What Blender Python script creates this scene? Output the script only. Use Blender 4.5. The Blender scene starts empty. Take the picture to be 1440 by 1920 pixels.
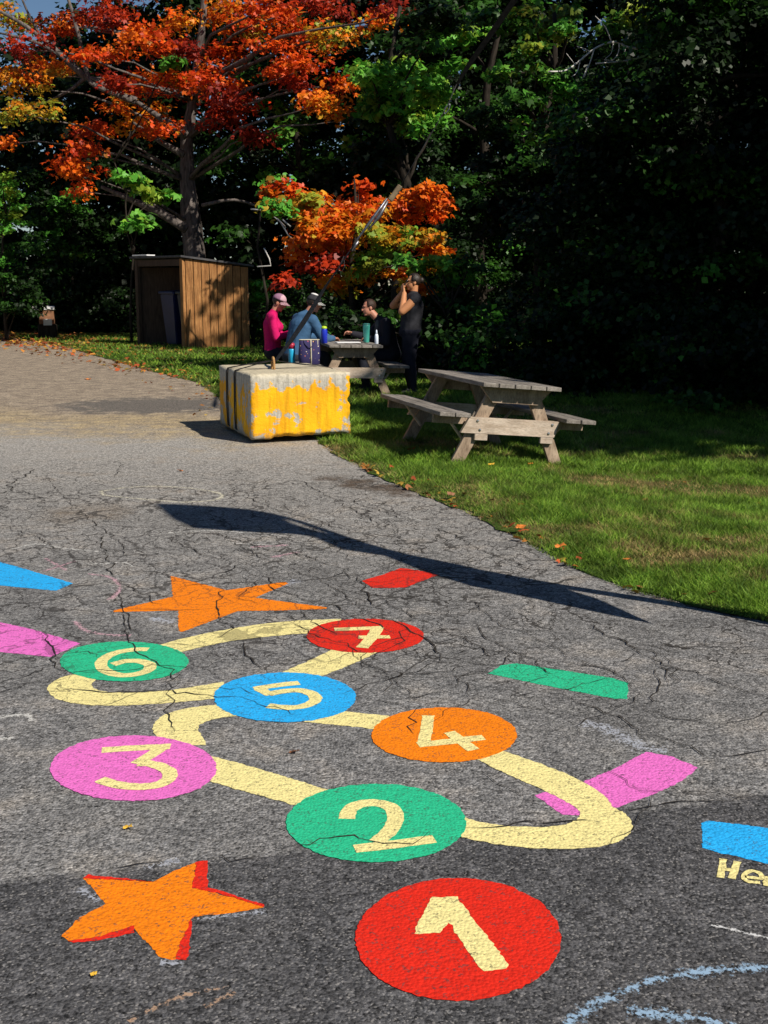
import bpy, bmesh, math, random
import numpy as np
from mathutils import Vector, Matrix, noise as mnoise
random.seed(7)
RNG = np.random.default_rng(11)
R = math.radians
C = bpy.context.scene.collection

# ------------------------------------------------------------------ camera
CAM_H, TILT, F = 1.6, R(11.06), 2200.0      # focal length in photo pixels (1440 x 1920)
cd = bpy.data.cameras.new('camera')
cd.sensor_fit = 'VERTICAL'; cd.sensor_height = 24.0; cd.lens = 24.0 * F / 1920.0
cd.clip_start = 0.05; cd.clip_end = 1500
cam = bpy.data.objects.new('camera', cd); C.objects.link(cam)
cam.location = (0, 0, CAM_H); cam.rotation_euler = (R(90) - TILT, 0, 0)
bpy.context.scene.camera = cam
CT, ST = math.cos(TILT), math.sin(TILT)

def ray(px, py):
    u, v = (px - 720) / F, (960 - py) / F
    return Vector((u, CT + v * ST, -ST + v * CT))
def G(px, py, z=0.0):                       # measured photo point -> place on the ground
    d = ray(px, py); t = (z - CAM_H) / d.z
    return Vector((d.x * t, d.y * t, z))
def P(px, py, Y):                           # measured photo point -> place at distance Y
    d = ray(px, py); t = Y / d.y
    return Vector((d.x * t, Y, CAM_H + d.z * t))

# ------------------------------------------------------------------ light
EL = R(41); SH = Vector((0.717, -0.697))
SUN = Vector((SH.x * math.cos(EL), SH.y * math.cos(EL), math.sin(EL)))
w = bpy.data.worlds.new('World'); bpy.context.scene.world = w; w.use_nodes = True
nt = w.node_tree; bg = nt.nodes['Background']
sk = nt.nodes.new('ShaderNodeTexSky'); sk.sky_type = 'NISHITA'; sk.sun_disc = False
sk.sun_elevation = EL; sk.sun_rotation = math.atan2(SH.x, SH.y); sk.ozone_density = 5.0; sk.dust_density = 0.0
nt.links.new(sk.outputs[0], bg.inputs[0]); bg.inputs[1].default_value = 0.05
sl = bpy.data.lights.new('sun', 'SUN'); sl.energy = 5.0; sl.angle = R(0.5); sl.color = (1.0, 0.93, 0.82)
so = bpy.data.objects.new('sun', sl); C.objects.link(so)
so.rotation_euler = SUN.to_track_quat('Z', 'Y').to_euler(); so.location = SUN * 60
vs = bpy.context.scene.view_settings
vs.view_transform = 'Standard'; vs.look = 'None'; vs.exposure = 0.27; vs.gamma = 1.0
try:
    bpy.context.scene.cycles.max_bounces = 6; bpy.context.scene.cycles.diffuse_bounces = 3
    bpy.context.scene.cycles.transparent_max_bounces = 8
except Exception: pass

# ------------------------------------------------------------------ naming helpers
def tag(o, label=None, cat=None, group=None, kind=None):
    if label: o['label'] = label
    if cat: o['category'] = cat
    if group: o['group'] = group
    if kind: o['kind'] = kind
    return o
def empty(name, loc=(0, 0, 0), rz=0.0):
    o = bpy.data.objects.new(name, None); C.objects.link(o)
    o.location = loc; o.rotation_euler = (0, 0, rz); o.empty_display_size = 0.1
    return o
def link(name, me, mat, parent=None):
    if mat and not me.materials: me.materials.append(mat)
    o = bpy.data.objects.new(name, me); C.objects.link(o)
    if parent: o.parent = parent
    return o
def bmobj(name, bm, mat, parent=None, smooth=False):
    bmesh.ops.recalc_face_normals(bm, faces=bm.faces)
    me = bpy.data.meshes.new(name); bm.to_mesh(me); bm.free()
    if smooth: me.polygons.foreach_set('use_smooth', [True] * len(me.polygons))
    return link(name, me, mat, parent)
def npmesh(name, V, nper, mat, parent=None, cols=None, smooth=False):
    """V: (n*nper,3) vertices, every nper in a row make one face"""
    n = len(V) // nper
    me = bpy.data.meshes.new(name)
    me.vertices.add(len(V)); me.vertices.foreach_set('co', V.astype(np.float32).ravel())
    me.loops.add(len(V)); me.loops.foreach_set('vertex_index', np.arange(len(V), dtype=np.int32))
    me.polygons.add(n)
    me.polygons.foreach_set('loop_start', np.arange(0, n * nper, nper, dtype=np.int32))
    if cols is not None:
        a = me.attributes.new('tint', 'FLOAT_COLOR', 'FACE')
        c4 = np.ones((n, 4), np.float32); c4[:, :3] = cols
        a.data.foreach_set('color', c4.ravel())
    me.update(calc_edges=True)
    return link(name, me, mat, parent)

# ------------------------------------------------------------------ materials
def newmat(name):
    m = bpy.data.materials.new(name); m.use_nodes = True
    n = m.node_tree.nodes; return m, n, m.node_tree.links, n['Principled BSDF']
def N(nodes, t, **kw):
    x = nodes.new(t)
    for k, v in kw.items(): setattr(x, k, v)
    return x
def math_node(nodes, links, op, a, b=None, c=None, clamp=False):
    x = nodes.new('ShaderNodeMath'); x.operation = op; x.use_clamp = clamp
    for i, v in enumerate((a, b, c)):
        if v is None: continue
        if isinstance(v, (int, float)): x.inputs[i].default_value = v
        else: links.new(v, x.inputs[i])
    return x.outputs[0]
def mix_col(nodes, links, fac, a, b, blend='MIX'):
    x = nodes.new('ShaderNodeMix'); x.data_type = 'RGBA'; x.blend_type = blend
    for s, v in ((x.inputs[0], fac), (x.inputs[6], a), (x.inputs[7], b)):
        if isinstance(v, (int, float)): s.default_value = v
        elif isinstance(v, tuple): s.default_value = (*v, 1)
        else: links.new(v, s)
    return x.outputs[2]
def ramp(nodes, links, fac, stops):
    x = nodes.new('ShaderNodeValToRGB'); e = x.color_ramp.elements
    while len(e) < len(stops): e.new(0.5)
    for k, (p, c) in zip(e, stops):
        k.position = p; k.color = (c, c, c, 1) if isinstance(c, (int, float)) else (*c, 1)
    links.new(fac, x.inputs[0]); return x.outputs[0]
def noise_node(nodes, links, vec, scale, detail=4, rough=0.55):
    x = nodes.new('ShaderNodeTexNoise'); x.inputs['Scale'].default_value = scale
    x.inputs['Detail'].default_value = detail; x.inputs['Roughness'].default_value = rough
    if vec is not None: links.new(vec, x.inputs['Vector'])
    return x
def noisy(name, c1, c2, scale=8, rough=0.7, spec=0.3, bump=0.0, bscale=40, detail=4, stretch=None, metal=0.0):
    m, n, l, b = newmat(name)
    tc = n.new('ShaderNodeTexCoord'); vec = tc.outputs['Object']
    if stretch:
        mp = n.new('ShaderNodeMapping'); mp.inputs['Scale'].default_value = stretch
        l.new(vec, mp.inputs[0]); vec = mp.outputs[0]
    x = noise_node(n, l, vec, scale, detail)
    cr = ramp(n, l, x.outputs[0], [(0.3, c1), (0.7, c2)]); l.new(cr, b.inputs['Base Color'])
    b.inputs['Roughness'].default_value = rough; b.inputs['Specular IOR Level'].default_value = spec
    b.inputs['Metallic'].default_value = metal
    if bump:
        y = noise_node(n, l, vec, bscale, 3); bp = n.new('ShaderNodeBump')
        bp.inputs['Strength'].default_value = bump; bp.inputs['Distance'].default_value = 0.01
        l.new(y.outputs[0], bp.inputs['Height']); l.new(bp.outputs[0], b.inputs['Normal'])
    return m

# node group shared by asphalt and the paint on it: stone grain and the alligator cracking of the old tarmac
def asphalt_group():
    g = bpy.data.node_groups.new('asphalt_detail', 'ShaderNodeTree')
    for nm in ('Grain', 'Height', 'Crack', 'Fleck'):
        g.interface.new_socket(nm, in_out='OUTPUT', socket_type='NodeSocketFloat')
    n, l = g.nodes, g.links
    out = n.new('NodeGroupOutput'); geo = n.new('ShaderNodeNewGeometry'); pos = geo.outputs['Position']
    v = N(n, 'ShaderNodeTexVoronoi'); v.inputs['Scale'].default_value = 95; l.new(pos, v.inputs['Vector'])
    sepc = n.new('ShaderNodeSeparateColor'); l.new(v.outputs['Color'], sepc.inputs[0])
    v2 = N(n, 'ShaderNodeTexVoronoi'); v2.inputs['Scale'].default_value = 210; l.new(pos, v2.inputs['Vector'])
    sep2 = n.new('ShaderNodeSeparateColor'); l.new(v2.outputs['Color'], sep2.inputs[0])
    nz = noise_node(n, l, pos, 35, 5, 0.7)
    gr = math_node(n, l, 'ADD', math_node(n, l, 'MULTIPLY', sepc.outputs[0], 0.4), math_node(n, l, 'MULTIPLY', sep2.outputs[1], 0.3))
    gr = math_node(n, l, 'ADD', gr, math_node(n, l, 'MULTIPLY', nz.outputs[0], 0.4))
    l.new(gr, out.inputs['Grain'])
    h = math_node(n, l, 'SUBTRACT', 1.0, v.outputs['Distance'])
    h = math_node(n, l, 'ADD', math_node(n, l, 'MULTIPLY', h, 0.6), math_node(n, l, 'MULTIPLY', nz.outputs[0], 0.9))
    l.new(math_node(n, l, 'GREATER_THAN', sep2.outputs[2], 0.93), out.inputs['Fleck'])
    # cracks
    wz = noise_node(n, l, pos, 2.6, 4, 0.6); off = n.new('ShaderNodeVectorMath'); off.operation = 'SUBTRACT'
    l.new(wz.outputs['Color'], off.inputs[0]); off.inputs[1].default_value = (0.5, 0.5, 0.5)
    sc = n.new('ShaderNodeVectorMath'); sc.operation = 'SCALE'; sc.inputs[3].default_value = 0.55; l.new(off.outputs[0], sc.inputs[0])
    ad = n.new('ShaderNodeVectorMath'); l.new(pos, ad.inputs[0]); l.new(sc.outputs[0], ad.inputs[1])
    mp = n.new('ShaderNodeMapping'); mp.inputs['Rotation'].default_value = (0, 0, R(-28)); mp.inputs['Scale'].default_value = (1.35, 0.75, 0)
    l.new(ad.outputs[0], mp.inputs[0])
    vc = N(n, 'ShaderNodeTexVoronoi', feature='DISTANCE_TO_EDGE'); vc.inputs['Scale'].default_value = 2.3; l.new(mp.outputs[0], vc.inputs['Vector'])
    wn = noise_node(n, l, pos, 1.3, 3); wd = noise_node(n, l, pos, 9, 3)
    sx = n.new('ShaderNodeSeparateXYZ'); l.new(pos, sx.inputs[0])
    far = math_node(n, l, 'MULTIPLY', math_node(n, l, 'SUBTRACT', sx.outputs[1], 3.9), 0.5, clamp=True)      # younger tarmac near the star is whole
    near = math_node(n, l, 'MULTIPLY', math_node(n, l, 'SUBTRACT', 10.8, sx.outputs[1]), 0.6, clamp=True)
    right = math_node(n, l, 'MULTIPLY_ADD', sx.outputs[0], 0.22, 0.62, clamp=True)
    m = math_node(n, l, 'MULTIPLY', math_node(n, l, 'MULTIPLY', far, near), right)
    m = math_node(n, l, 'MULTIPLY', m, math_node(n, l, 'MULTIPLY_ADD', wn.outputs[0], 5.0, -2.05, clamp=True))
    width = math_node(n, l, 'MULTIPLY', m, math_node(n, l, 'MULTIPLY', wd.outputs[0], 0.050))
    cr = math_node(n, l, 'LESS_THAN', vc.outputs['Distance'], width)
    mp2 = n.new('ShaderNodeMapping'); mp2.inputs['Rotation'].default_value = (0, 0, R(-20)); mp2.inputs['Scale'].default_value = (1.2, 0.8, 0); l.new(ad.outputs[0], mp2.inputs[0])
    vf = N(n, 'ShaderNodeTexVoronoi', feature='DISTANCE_TO_EDGE'); vf.inputs['Scale'].default_value = 5.2; l.new(mp2.outputs[0], vf.inputs['Vector'])
    m2 = math_node(n, l, 'MULTIPLY', math_node(n, l, 'MULTIPLY', far, near), math_node(n, l, 'MULTIPLY_ADD', wn.outputs[0], 3.5, -1.15, clamp=True))
    cr2 = math_node(n, l, 'LESS_THAN', vf.outputs['Distance'], math_node(n, l, 'MULTIPLY', m2, math_node(n, l, 'MULTIPLY', wd.outputs[0], 0.085)))
    cr = math_node(n, l, 'MAXIMUM', cr, math_node(n, l, 'MULTIPLY', cr2, 0.8))
    l.new(cr, out.inputs['Crack'])
    h = math_node(n, l, 'SUBTRACT', h, math_node(n, l, 'MULTIPLY', cr, 1.5)); l.new(h, out.inputs['Height'])
    return g
AG = asphalt_group()

# the seam between the old grey tarmac and the darker patch nearest the camera
seam = [G(*p) for p in ((0, 1650), (200, 1630), (380, 1606), (540, 1592), (870, 1556), (1150, 1528), (1440, 1482))]
SEAM = np.polyfit([p.x for p in seam], [p.y for p in seam], 2)

def ground_pos_masks(n, l):
    geo = n.new('ShaderNodeNewGeometry'); sx = n.new('ShaderNodeSeparateXYZ'); l.new(geo.outputs['Position'], sx.inputs[0])
    return geo.outputs['Position'], sx.outputs[0], sx.outputs[1]

def mat_asphalt():
    m, n, l, b = newmat('asphalt')
    g = n.new('ShaderNodeGroup'); g.node_tree = AG
    pos, X, Y = ground_pos_masks(n, l)
    big = noise_node(n, l, pos, 0.9, 5, 0.6); mid = noise_node(n, l, pos, 4.5, 5, 0.65)
    old = ramp(n, l, mid.outputs[0], [(0.3, (0.128, 0.126, 0.126)), (0.52, (0.190, 0.186, 0.184)), (0.75, (0.255, 0.248, 0.238))])
    stain = ramp(n, l, big.outputs[0], [(0.35, 0.72), (0.6, 1.08)])
    old = mix_col(n, l, 1.0, old, stain, 'MULTIPLY')
    # sun-bleached and dusty further up
    f1 = math_node(n, l, 'MULTIPLY', math_node(n, l, 'SUBTRACT', math_node(n, l, 'MULTIPLY_ADD', big.outputs[0], 2.2, Y), 6.5), 0.16, clamp=True)
    col = mix_col(n, l, f1, old, (0.30, 0.283, 0.26))
    # dusty brown wear
    f3 = math_node(n, l, 'MULTIPLY', ramp(n, l, mid.outputs[0], [(0.46, 0.0), (0.66, 1.0)]), ramp(n, l, big.outputs[0], [(0.44, 0.0), (0.62, 0.5)]))
    col = mix_col(n, l, f3, col, (0.24, 0.19, 0.14))
    # dirt band across the mouth of the path, gravel beyond it
    yb = math_node(n, l, 'MULTIPLY_ADD', X, 0.25, Y); yb = math_node(n, l, 'MULTIPLY_ADD', big.outputs[0], 3.2, yb); yb = math_node(n, l, 'SUBTRACT', yb, 1.0)
    yb = math_node(n, l, 'MULTIPLY_ADD', mid.outputs[0], 1.6, yb)
    lf = math_node(n, l, 'MULTIPLY_ADD', X, -1.2, -0.3, clamp=True)
    band = math_node(n, l, 'MULTIPLY', math_node(n, l, 'MULTIPLY', math_node(n, l, 'SUBTRACT', yb, 12.4), 0.6, clamp=True), lf)
    col = mix_col(n, l, band, col, mix_col(n, l, ramp(n, l, mid.outputs[0], [(0.38, 0.0), (0.62, 1.0)]), (0.225, 0.18, 0.13), (0.41, 0.32, 0.185)))
    grav = math_node(n, l, 'MULTIPLY', math_node(n, l, 'MULTIPLY', math_node(n, l, 'SUBTRACT', yb, 14.6), 1.0, clamp=True), lf)
    gcol = ramp(n, l, mid.outputs[0], [(0.34, (0.165, 0.130, 0.100)), (0.52, (0.275, 0.222, 0.165)), (0.68, (0.38, 0.312, 0.232))])
    col = mix_col(n, l, grav, col, gcol)
    ex_ = math_node(n, l, 'MULTIPLY', math_node(n, l, 'ADD', X, 3.1), 0.72); ey_ = math_node(n, l, 'MULTIPLY', math_node(n, l, 'SUBTRACT', Y, 15.6), 0.85)
    rr_ = math_node(n, l, 'ADD', math_node(n, l, 'MULTIPLY', ex_, ex_), math_node(n, l, 'MULTIPLY', ey_, ey_)); rr_ = math_node(n, l, 'MULTIPLY_ADD', math_node(n, l, 'SUBTRACT', mid.outputs[0], 0.5), 2.6, rr_)
    col = mix_col(n, l, math_node(n, l, 'MULTIPLY', math_node(n, l, 'SUBTRACT', 1.0, rr_), 2.0, clamp=True), col, (0.125, 0.110, 0.095))
    for (mx_, my_, sx_, sy_) in ((-0.12, 9.30, 1.5, 2.2), (1.0, 7.9, 1.6, 2.0), (-2.1, 8.15, 2.0, 1.6)):          # muddy stains
        ex_ = math_node(n, l, 'MULTIPLY', math_node(n, l, 'SUBTRACT', X, mx_), sx_); ey_ = math_node(n, l, 'MULTIPLY', math_node(n, l, 'SUBTRACT', math_node(n, l, 'MULTIPLY_ADD', X, 0.9 if mx_ > -1 else 0.0, Y), my_ + (0.9 * mx_ if mx_ > -1 else 0)), sy_)
        rr_ = math_node(n, l, 'ADD', math_node(n, l, 'MULTIPLY', ex_, ex_), math_node(n, l, 'MULTIPLY', ey_, ey_)); rr_ = math_node(n, l, 'MULTIPLY_ADD', math_node(n, l, 'SUBTRACT', mid.outputs[0], 0.5), 2.4, rr_)
        col = mix_col(n, l, math_node(n, l, 'MULTIPLY', math_node(n, l, 'SUBTRACT', 0.6, rr_), 1.6 if mx_ > -1 else 0.8, clamp=True), col, (0.085, 0.062, 0.045) if mx_ > -1 else (0.17, 0.13, 0.09))
    rim = n.new('ShaderNodeAttribute'); rim.attribute_name = 'rim'; rn = noise_node(n, l, pos, 9, 5, 0.7)
    rf = math_node(n, l, 'MULTIPLY', math_node(n, l, 'ADD', math_node(n, l, 'SUBTRACT', rim.outputs['Fac'], 0.62), math_node(n, l, 'MULTIPLY', math_node(n, l, 'SUBTRACT', rn.outputs[0], 0.5), 1.5)), 3.0, clamp=True)
    col = mix_col(n, l, math_node(n, l, 'MULTIPLY', rf, 0.85), col, mix_col(n, l, rn.outputs[0], (0.09, 0.062, 0.038), (0.20, 0.145, 0.09)))
    # darker, newer tarmac nearest
    sy = math_node(n, l, 'MULTIPLY_ADD', X, float(SEAM[0]), float(SEAM[1])); sy = math_node(n, l, 'MULTIPLY_ADD', sy, X, float(SEAM[2]))
    d = math_node(n, l, 'SUBTRACT', sy, Y); fn = noise_node(n, l, pos, 22, 4)
    d = math_node(n, l, 'MULTIPLY_ADD', math_node(n, l, 'SUBTRACT', fn.outputs[0], 0.5), 0.09, d)
    fresh = math_node(n, l, 'MULTIPLY', d, 26.0, clamp=True)
    dark = ramp(n, l, mid.outputs[0], [(0.3, (0.050, 0.050, 0.053)), (0.7, (0.094, 0.092, 0.095))])
    col = mix_col(n, l, fresh, col, dark)
    st_n = noise_node(n, l, pos, 34, 4, 0.8); col = mix_col(n, l, 1.0, col, ramp(n, l, st_n.outputs[0], [(0.30, 0.58), (0.5, 0.98), (0.70, 1.5)]), 'MULTIPLY')
    gm = ramp(n, l, g.outputs['Grain'], [(0.22, 0.15), (0.5, 0.88), (0.68, 1.35), (0.92, 2.1)])
    col = mix_col(n, l, 1.0, col, gm, 'MULTIPLY')
    fl = math_node(n, l, 'MULTIPLY', g.outputs['Fleck'], 0.34)
    col = mix_col(n, l, fl, col, (0.42, 0.40, 0.38))
    col = mix_col(n, l, math_node(n, l, 'MULTIPLY', g.outputs['Crack'], 0.88), col, (0.028, 0.025, 0.023))
    l.new(col, b.inputs['Base Color']); b.inputs['Roughness'].default_value = 0.88; b.inputs['Specular IOR Level'].default_value = 0.22
    bp = n.new('ShaderNodeBump'); bp.inputs['Strength'].default_value = 0.9; bp.inputs['Distance'].default_value = 0.008
    l.new(g.outputs['Height'], bp.inputs['Height']); l.new(bp.outputs[0], b.inputs['Normal'])
    return m
M_ASPH = mat_asphalt()

def mat_paint(name, c, worn=0.10):
    m, n, l, b = newmat(name)
    g = n.new('ShaderNodeGroup'); g.node_tree = AG
    geo = n.new('ShaderNodeNewGeometry'); nz = noise_node(n, l, geo.outputs['Position'], 6, 5, 0.7)
    lo = tuple(x * 0.84 for x in c); col = mix_col(n, l, nz.outputs[0], lo, c)
    gm = ramp(n, l, g.outputs['Grain'], [(0.2, 0.72), (0.5, 0.98), (0.8, 1.1)])
    col = mix_col(n, l, 1.0, col, gm, 'MULTIPLY')
    pit = math_node(n, l, 'LESS_THAN', g.outputs['Grain'], math_node(n, l, 'MULTIPLY_ADD', nz.outputs[0], 0.42, worn))
    col = mix_col(n, l, math_node(n, l, 'MULTIPLY', pit, 0.5), col, (0.07, 0.065, 0.06))
    col = mix_col(n, l, math_node(n, l, 'MULTIPLY', g.outputs['Crack'], 0.55), col, (0.03, 0.025, 0.022))
    l.new(col, b.inputs['Base Color']); b.inputs['Roughness'].default_value = 0.6; b.inputs['Specular IOR Level'].default_value = 0.3
    bp = n.new('ShaderNodeBump'); bp.inputs['Strength'].default_value = 0.65; bp.inputs['Distance'].default_value = 0.006
    l.new(g.outputs['Height'], bp.inputs['Height']); l.new(bp.outputs[0], b.inputs['Normal'])
    return m
PAINT = {k: mat_paint('paint_' + k, c) for k, c in dict(
    yellow=(0.86, 0.75, 0.32), red=(0.72, 0.022, 0.008), green=(0.025, 0.50, 0.255), pink=(0.80, 0.17, 0.56),
    orange=(0.90, 0.225, 0.003), blue=(0.022, 0.42, 0.88)).items()}

def mat_chalk(name, c, dens):
    m, n, l, b = newmat(name)
    g = n.new('ShaderNodeGroup'); g.node_tree = AG
    geo = n.new('ShaderNodeNewGeometry'); nz = noise_node(n, l, geo.outputs['Position'], 14, 4, 0.7)
    b.inputs['Base Color'].default_value = (*c, 1); b.inputs['Roughness'].default_value = 0.95; b.inputs['Specular IOR Level'].default_value = 0.05
    at = n.new('ShaderNodeAttribute'); at.attribute_name = 'edge'       # chalk thins out to the sides of the stroke
    f = math_node(n, l, 'ADD', g.outputs['Grain'], math_node(n, l, 'MULTIPLY', math_node(n, l, 'SUBTRACT', nz.outputs[0], 0.5), 0.7))
    f = math_node(n, l, 'ADD', f, math_node(n, l, 'MULTIPLY_ADD', at.outputs['Fac'], 0.5, -0.5))
    a = math_node(n, l, 'MULTIPLY', math_node(n, l, 'SUBTRACT', f, 0.50 - dens * 0.5), 4.0, clamp=True)
    a = math_node(n, l, 'MULTIPLY', a, min(1.0, 0.35 + dens * 0.9))
    l.new(a, b.inputs['Alpha'])
    return m

def mat_leaf(name, trans=0.35, spec=0.35, rough=0.45):
    m, n, l, b = newmat(name)
    at = n.new('ShaderNodeAttribute'); at.attribute_name = 'tint'
    l.new(at.outputs['Color'], b.inputs['Base Color'])
    b.inputs['Roughness'].default_value = rough; b.inputs['Specular IOR Level'].default_value = spec
    t = n.new('ShaderNodeBsdfTranslucent'); l.new(at.outputs['Color'], t.inputs[0])
    mx = n.new('ShaderNodeMixShader'); mx.inputs[0].default_value = trans
    out = n['Material Output']; l.new(b.outputs[0], mx.inputs[1]); l.new(t.outputs[0], mx.inputs[2]); l.new(mx.outputs[0], out.inputs[0])
    return m
M_LEAF = mat_leaf('leaf', 0.35, 0.24); M_GRASS = mat_leaf('grass_blade', 0.25, 0.2, 0.55); M_LITTER = mat_leaf('dry_leaf', 0.1, 0.15, 0.7)
M_BARK = noisy('bark', (0.03, 0.026, 0.024), (0.19, 0.16, 0.145), 6, 0.9, 0.15, 0.9, 14, 6, (3, 3, 0.6))
M_DARKBARK = noisy('dark_bark', (0.012, 0.010, 0.008), (0.045, 0.036, 0.028), 6, 0.9, 0.1, 0.8, 14, 5, (3, 3, 0.6))
M_DEADWOOD = noisy('dead_wood', (0.45, 0.43, 0.40), (0.70, 0.67, 0.63), 9, 0.85, 0.15)

# ------------------------------------------------------------------ terrain
EDGE = [G(*p) for p in ((1440, 1167), (1320, 1140), (1200, 1113), (1120, 1083), (1050, 1053), (960, 1002), (880, 962), (800, 932), (700, 890), (640, 858), (606, 838))]
EDGE = [Vector((3.4, 4.2, 0)), Vector((2.5, 4.95, 0))] + EDGE + [Vector((-0.75, 12.6, 0)), Vector((-1.55, 14.3, 0)), Vector((-2.1, 15.6, 0))]
EDGE += [G(*p) for p in ((400, 737), (365, 716), (300, 700), (228, 681), (130, 653), (0, 629))] + [Vector((-20, 44, 0)), Vector((-60, 70, 0))]
EY = np.array([p.y for p in EDGE]); EX = np.array([p.x for p in EDGE])
def xb(y): return np.interp(y, EY, EX)
def sstep(a, b, x):
    t = np.clip((x - a) / (b - a), 0, 1); return t * t * (3 - 2 * t)
def H(x, y):
    d = x - xb(y)
    return -0.085 * np.clip(d - 0.9, 0, 1.7) * sstep(7.0, 9.0, y) * (1 - sstep(13.5, 16, y)) + 0.0 * x

def grid_sheet(name, xs, ys, zf, mat, keep=None):
    X, Y = np.meshgrid(xs, ys); Z = zf(X, Y)
    V = np.stack([X, Y, Z], -1).reshape(-1, 3); nx, ny = len(xs), len(ys)
    faces = []
    for j in range(ny - 1):
        for i in range(nx - 1):
            a = j * nx + i
            if keep is None or keep(V[a], V[a + 1], V[a + nx + 1], V[a + nx]): faces.append((a, a + 1, a + nx + 1, a + nx))
    me = bpy.data.meshes.new(name); me.from_pydata(V.tolist(), [], faces); me.validate()
    me.polygons.foreach_set('use_smooth', [True] * len(me.polygons))
    return link(name, me, mat)
def axis(lo, a, b, hi, step):
    return np.unique(np.concatenate([np.linspace(lo, a, 12), np.arange(a, b, step), np.linspace(b, hi, 12)]))
M_FLOOR = noisy('forest_floor', (0.018, 0.013, 0.008), (0.07, 0.05, 0.03), 3, 0.95, 0.05, 0.6, 20, 6)
tag(grid_sheet('ground', axis(-400, -14, 12, 400, 0.5), axis(-60, 2, 40, 600, 0.5), lambda x, y: H(x, y) - 0.035, M_FLOOR), kind='structure')

def mat_lawn():
    m, n, l, b = newmat('lawn_soil')
    geo = n.new('ShaderNodeNewGeometry'); a = noise_node(n, l, geo.outputs['Position'], 1.2, 5); c = noise_node(n, l, geo.outputs['Position'], 40, 4)
    g = ramp(n, l, c.outputs[0], [(0.3, (0.022, 0.045, 0.008)), (0.7, (0.07, 0.12, 0.02))])
    d = ramp(n, l, c.outputs[0], [(0.3, (0.09, 0.06, 0.03)), (0.7, (0.22, 0.16, 0.08))])
    f = ramp(n, l, a.outputs[0], [(0.5, 0.0), (0.68, 0.8)])
    l.new(mix_col(n, l, f, g, d), b.inputs['Base Color']); b.inputs['Roughness'].default_value = 0.95
    b.inputs['Specular IOR Level'].default_value = 0.05
    bp = n.new('ShaderNodeBump'); bp.inputs['Strength'].default_value = 0.8; bp.inputs['Distance'].default_value = 0.02
    l.new(c.outputs[0], bp.inputs['Height']); l.new(bp.outputs[0], b.inputs['Normal'])
    return m
def strip_sheet(name, ys, x0f, x1f, zf, nx, mat):
    V, Fc = [], []
    for y in ys:
        a, b2 = x0f(y), x1f(y)
        for i in range(nx):
            x = a + (b2 - a) * (i / (nx - 1)) ** 1.6; V.append((x, y, zf(x, y)))
    for j in range(len(ys) - 1):
        for i in range(nx - 1):
            a = j * nx + i; Fc.append((a, a + 1, a + nx + 1, a + nx))
    me = bpy.data.meshes.new(name); me.from_pydata(V, [], Fc)
    me.polygons.foreach_set('use_smooth', [True] * len(me.polygons))
    return link(name, me, mat)
def wob(y, s=1.0): return float(mnoise.noise(Vector((y * 3.1, 4.2, 0))) * 0.09 + mnoise.noise(Vector((y * 11, 1.2, 0))) * 0.05) * s
def path_sheet():
    ys = np.concatenate([np.arange(-8, 1, 0.5), np.arange(1, 46, 0.06)]); off = [0, .04, .08, .13, .19, .27, .38, .55, .9, 2, 5]; V, Fc, E = [], [], []
    for y in ys:
        x1 = float(xb(y)) + 0.10 if y > 4.2 else 8.0 - (y > 3.0) * (y - 3.0) * 3.9
        for o in off: V.append((x1 - o, y, 0.0)); E.append(math.exp(-(o * 0.9) / 0.20) if y > 4.2 else 0.0)
        V.append((-60.0, y, 0.0)); E.append(0.0)
    n = len(off) + 1
    for j in range(len(ys) - 1):
        for i in range(n - 1): a = j * n + i; Fc.append((a, a + n, a + n + 1, a + 1))
    me = bpy.data.meshes.new('path'); me.from_pydata(V, [], Fc); at = me.attributes.new('rim', 'FLOAT', 'POINT'); at.data.foreach_set('value', np.array(E, np.float32))
    return link('path', me, M_ASPH)
tag(path_sheet(), kind='structure')
tag(strip_sheet('lawn', np.arange(4.2, 44, 0.08), lambda y: float(xb(y)) + wob(y), lambda y: float(xb(y)) + 13.0,
                lambda x, y: float(H(np.float64(x), np.float64(y))) + 0.008 + 0.02 * min(1, max(0, (x - float(xb(y))) * 2)), 26, mat_lawn()), kind='structure')

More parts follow.
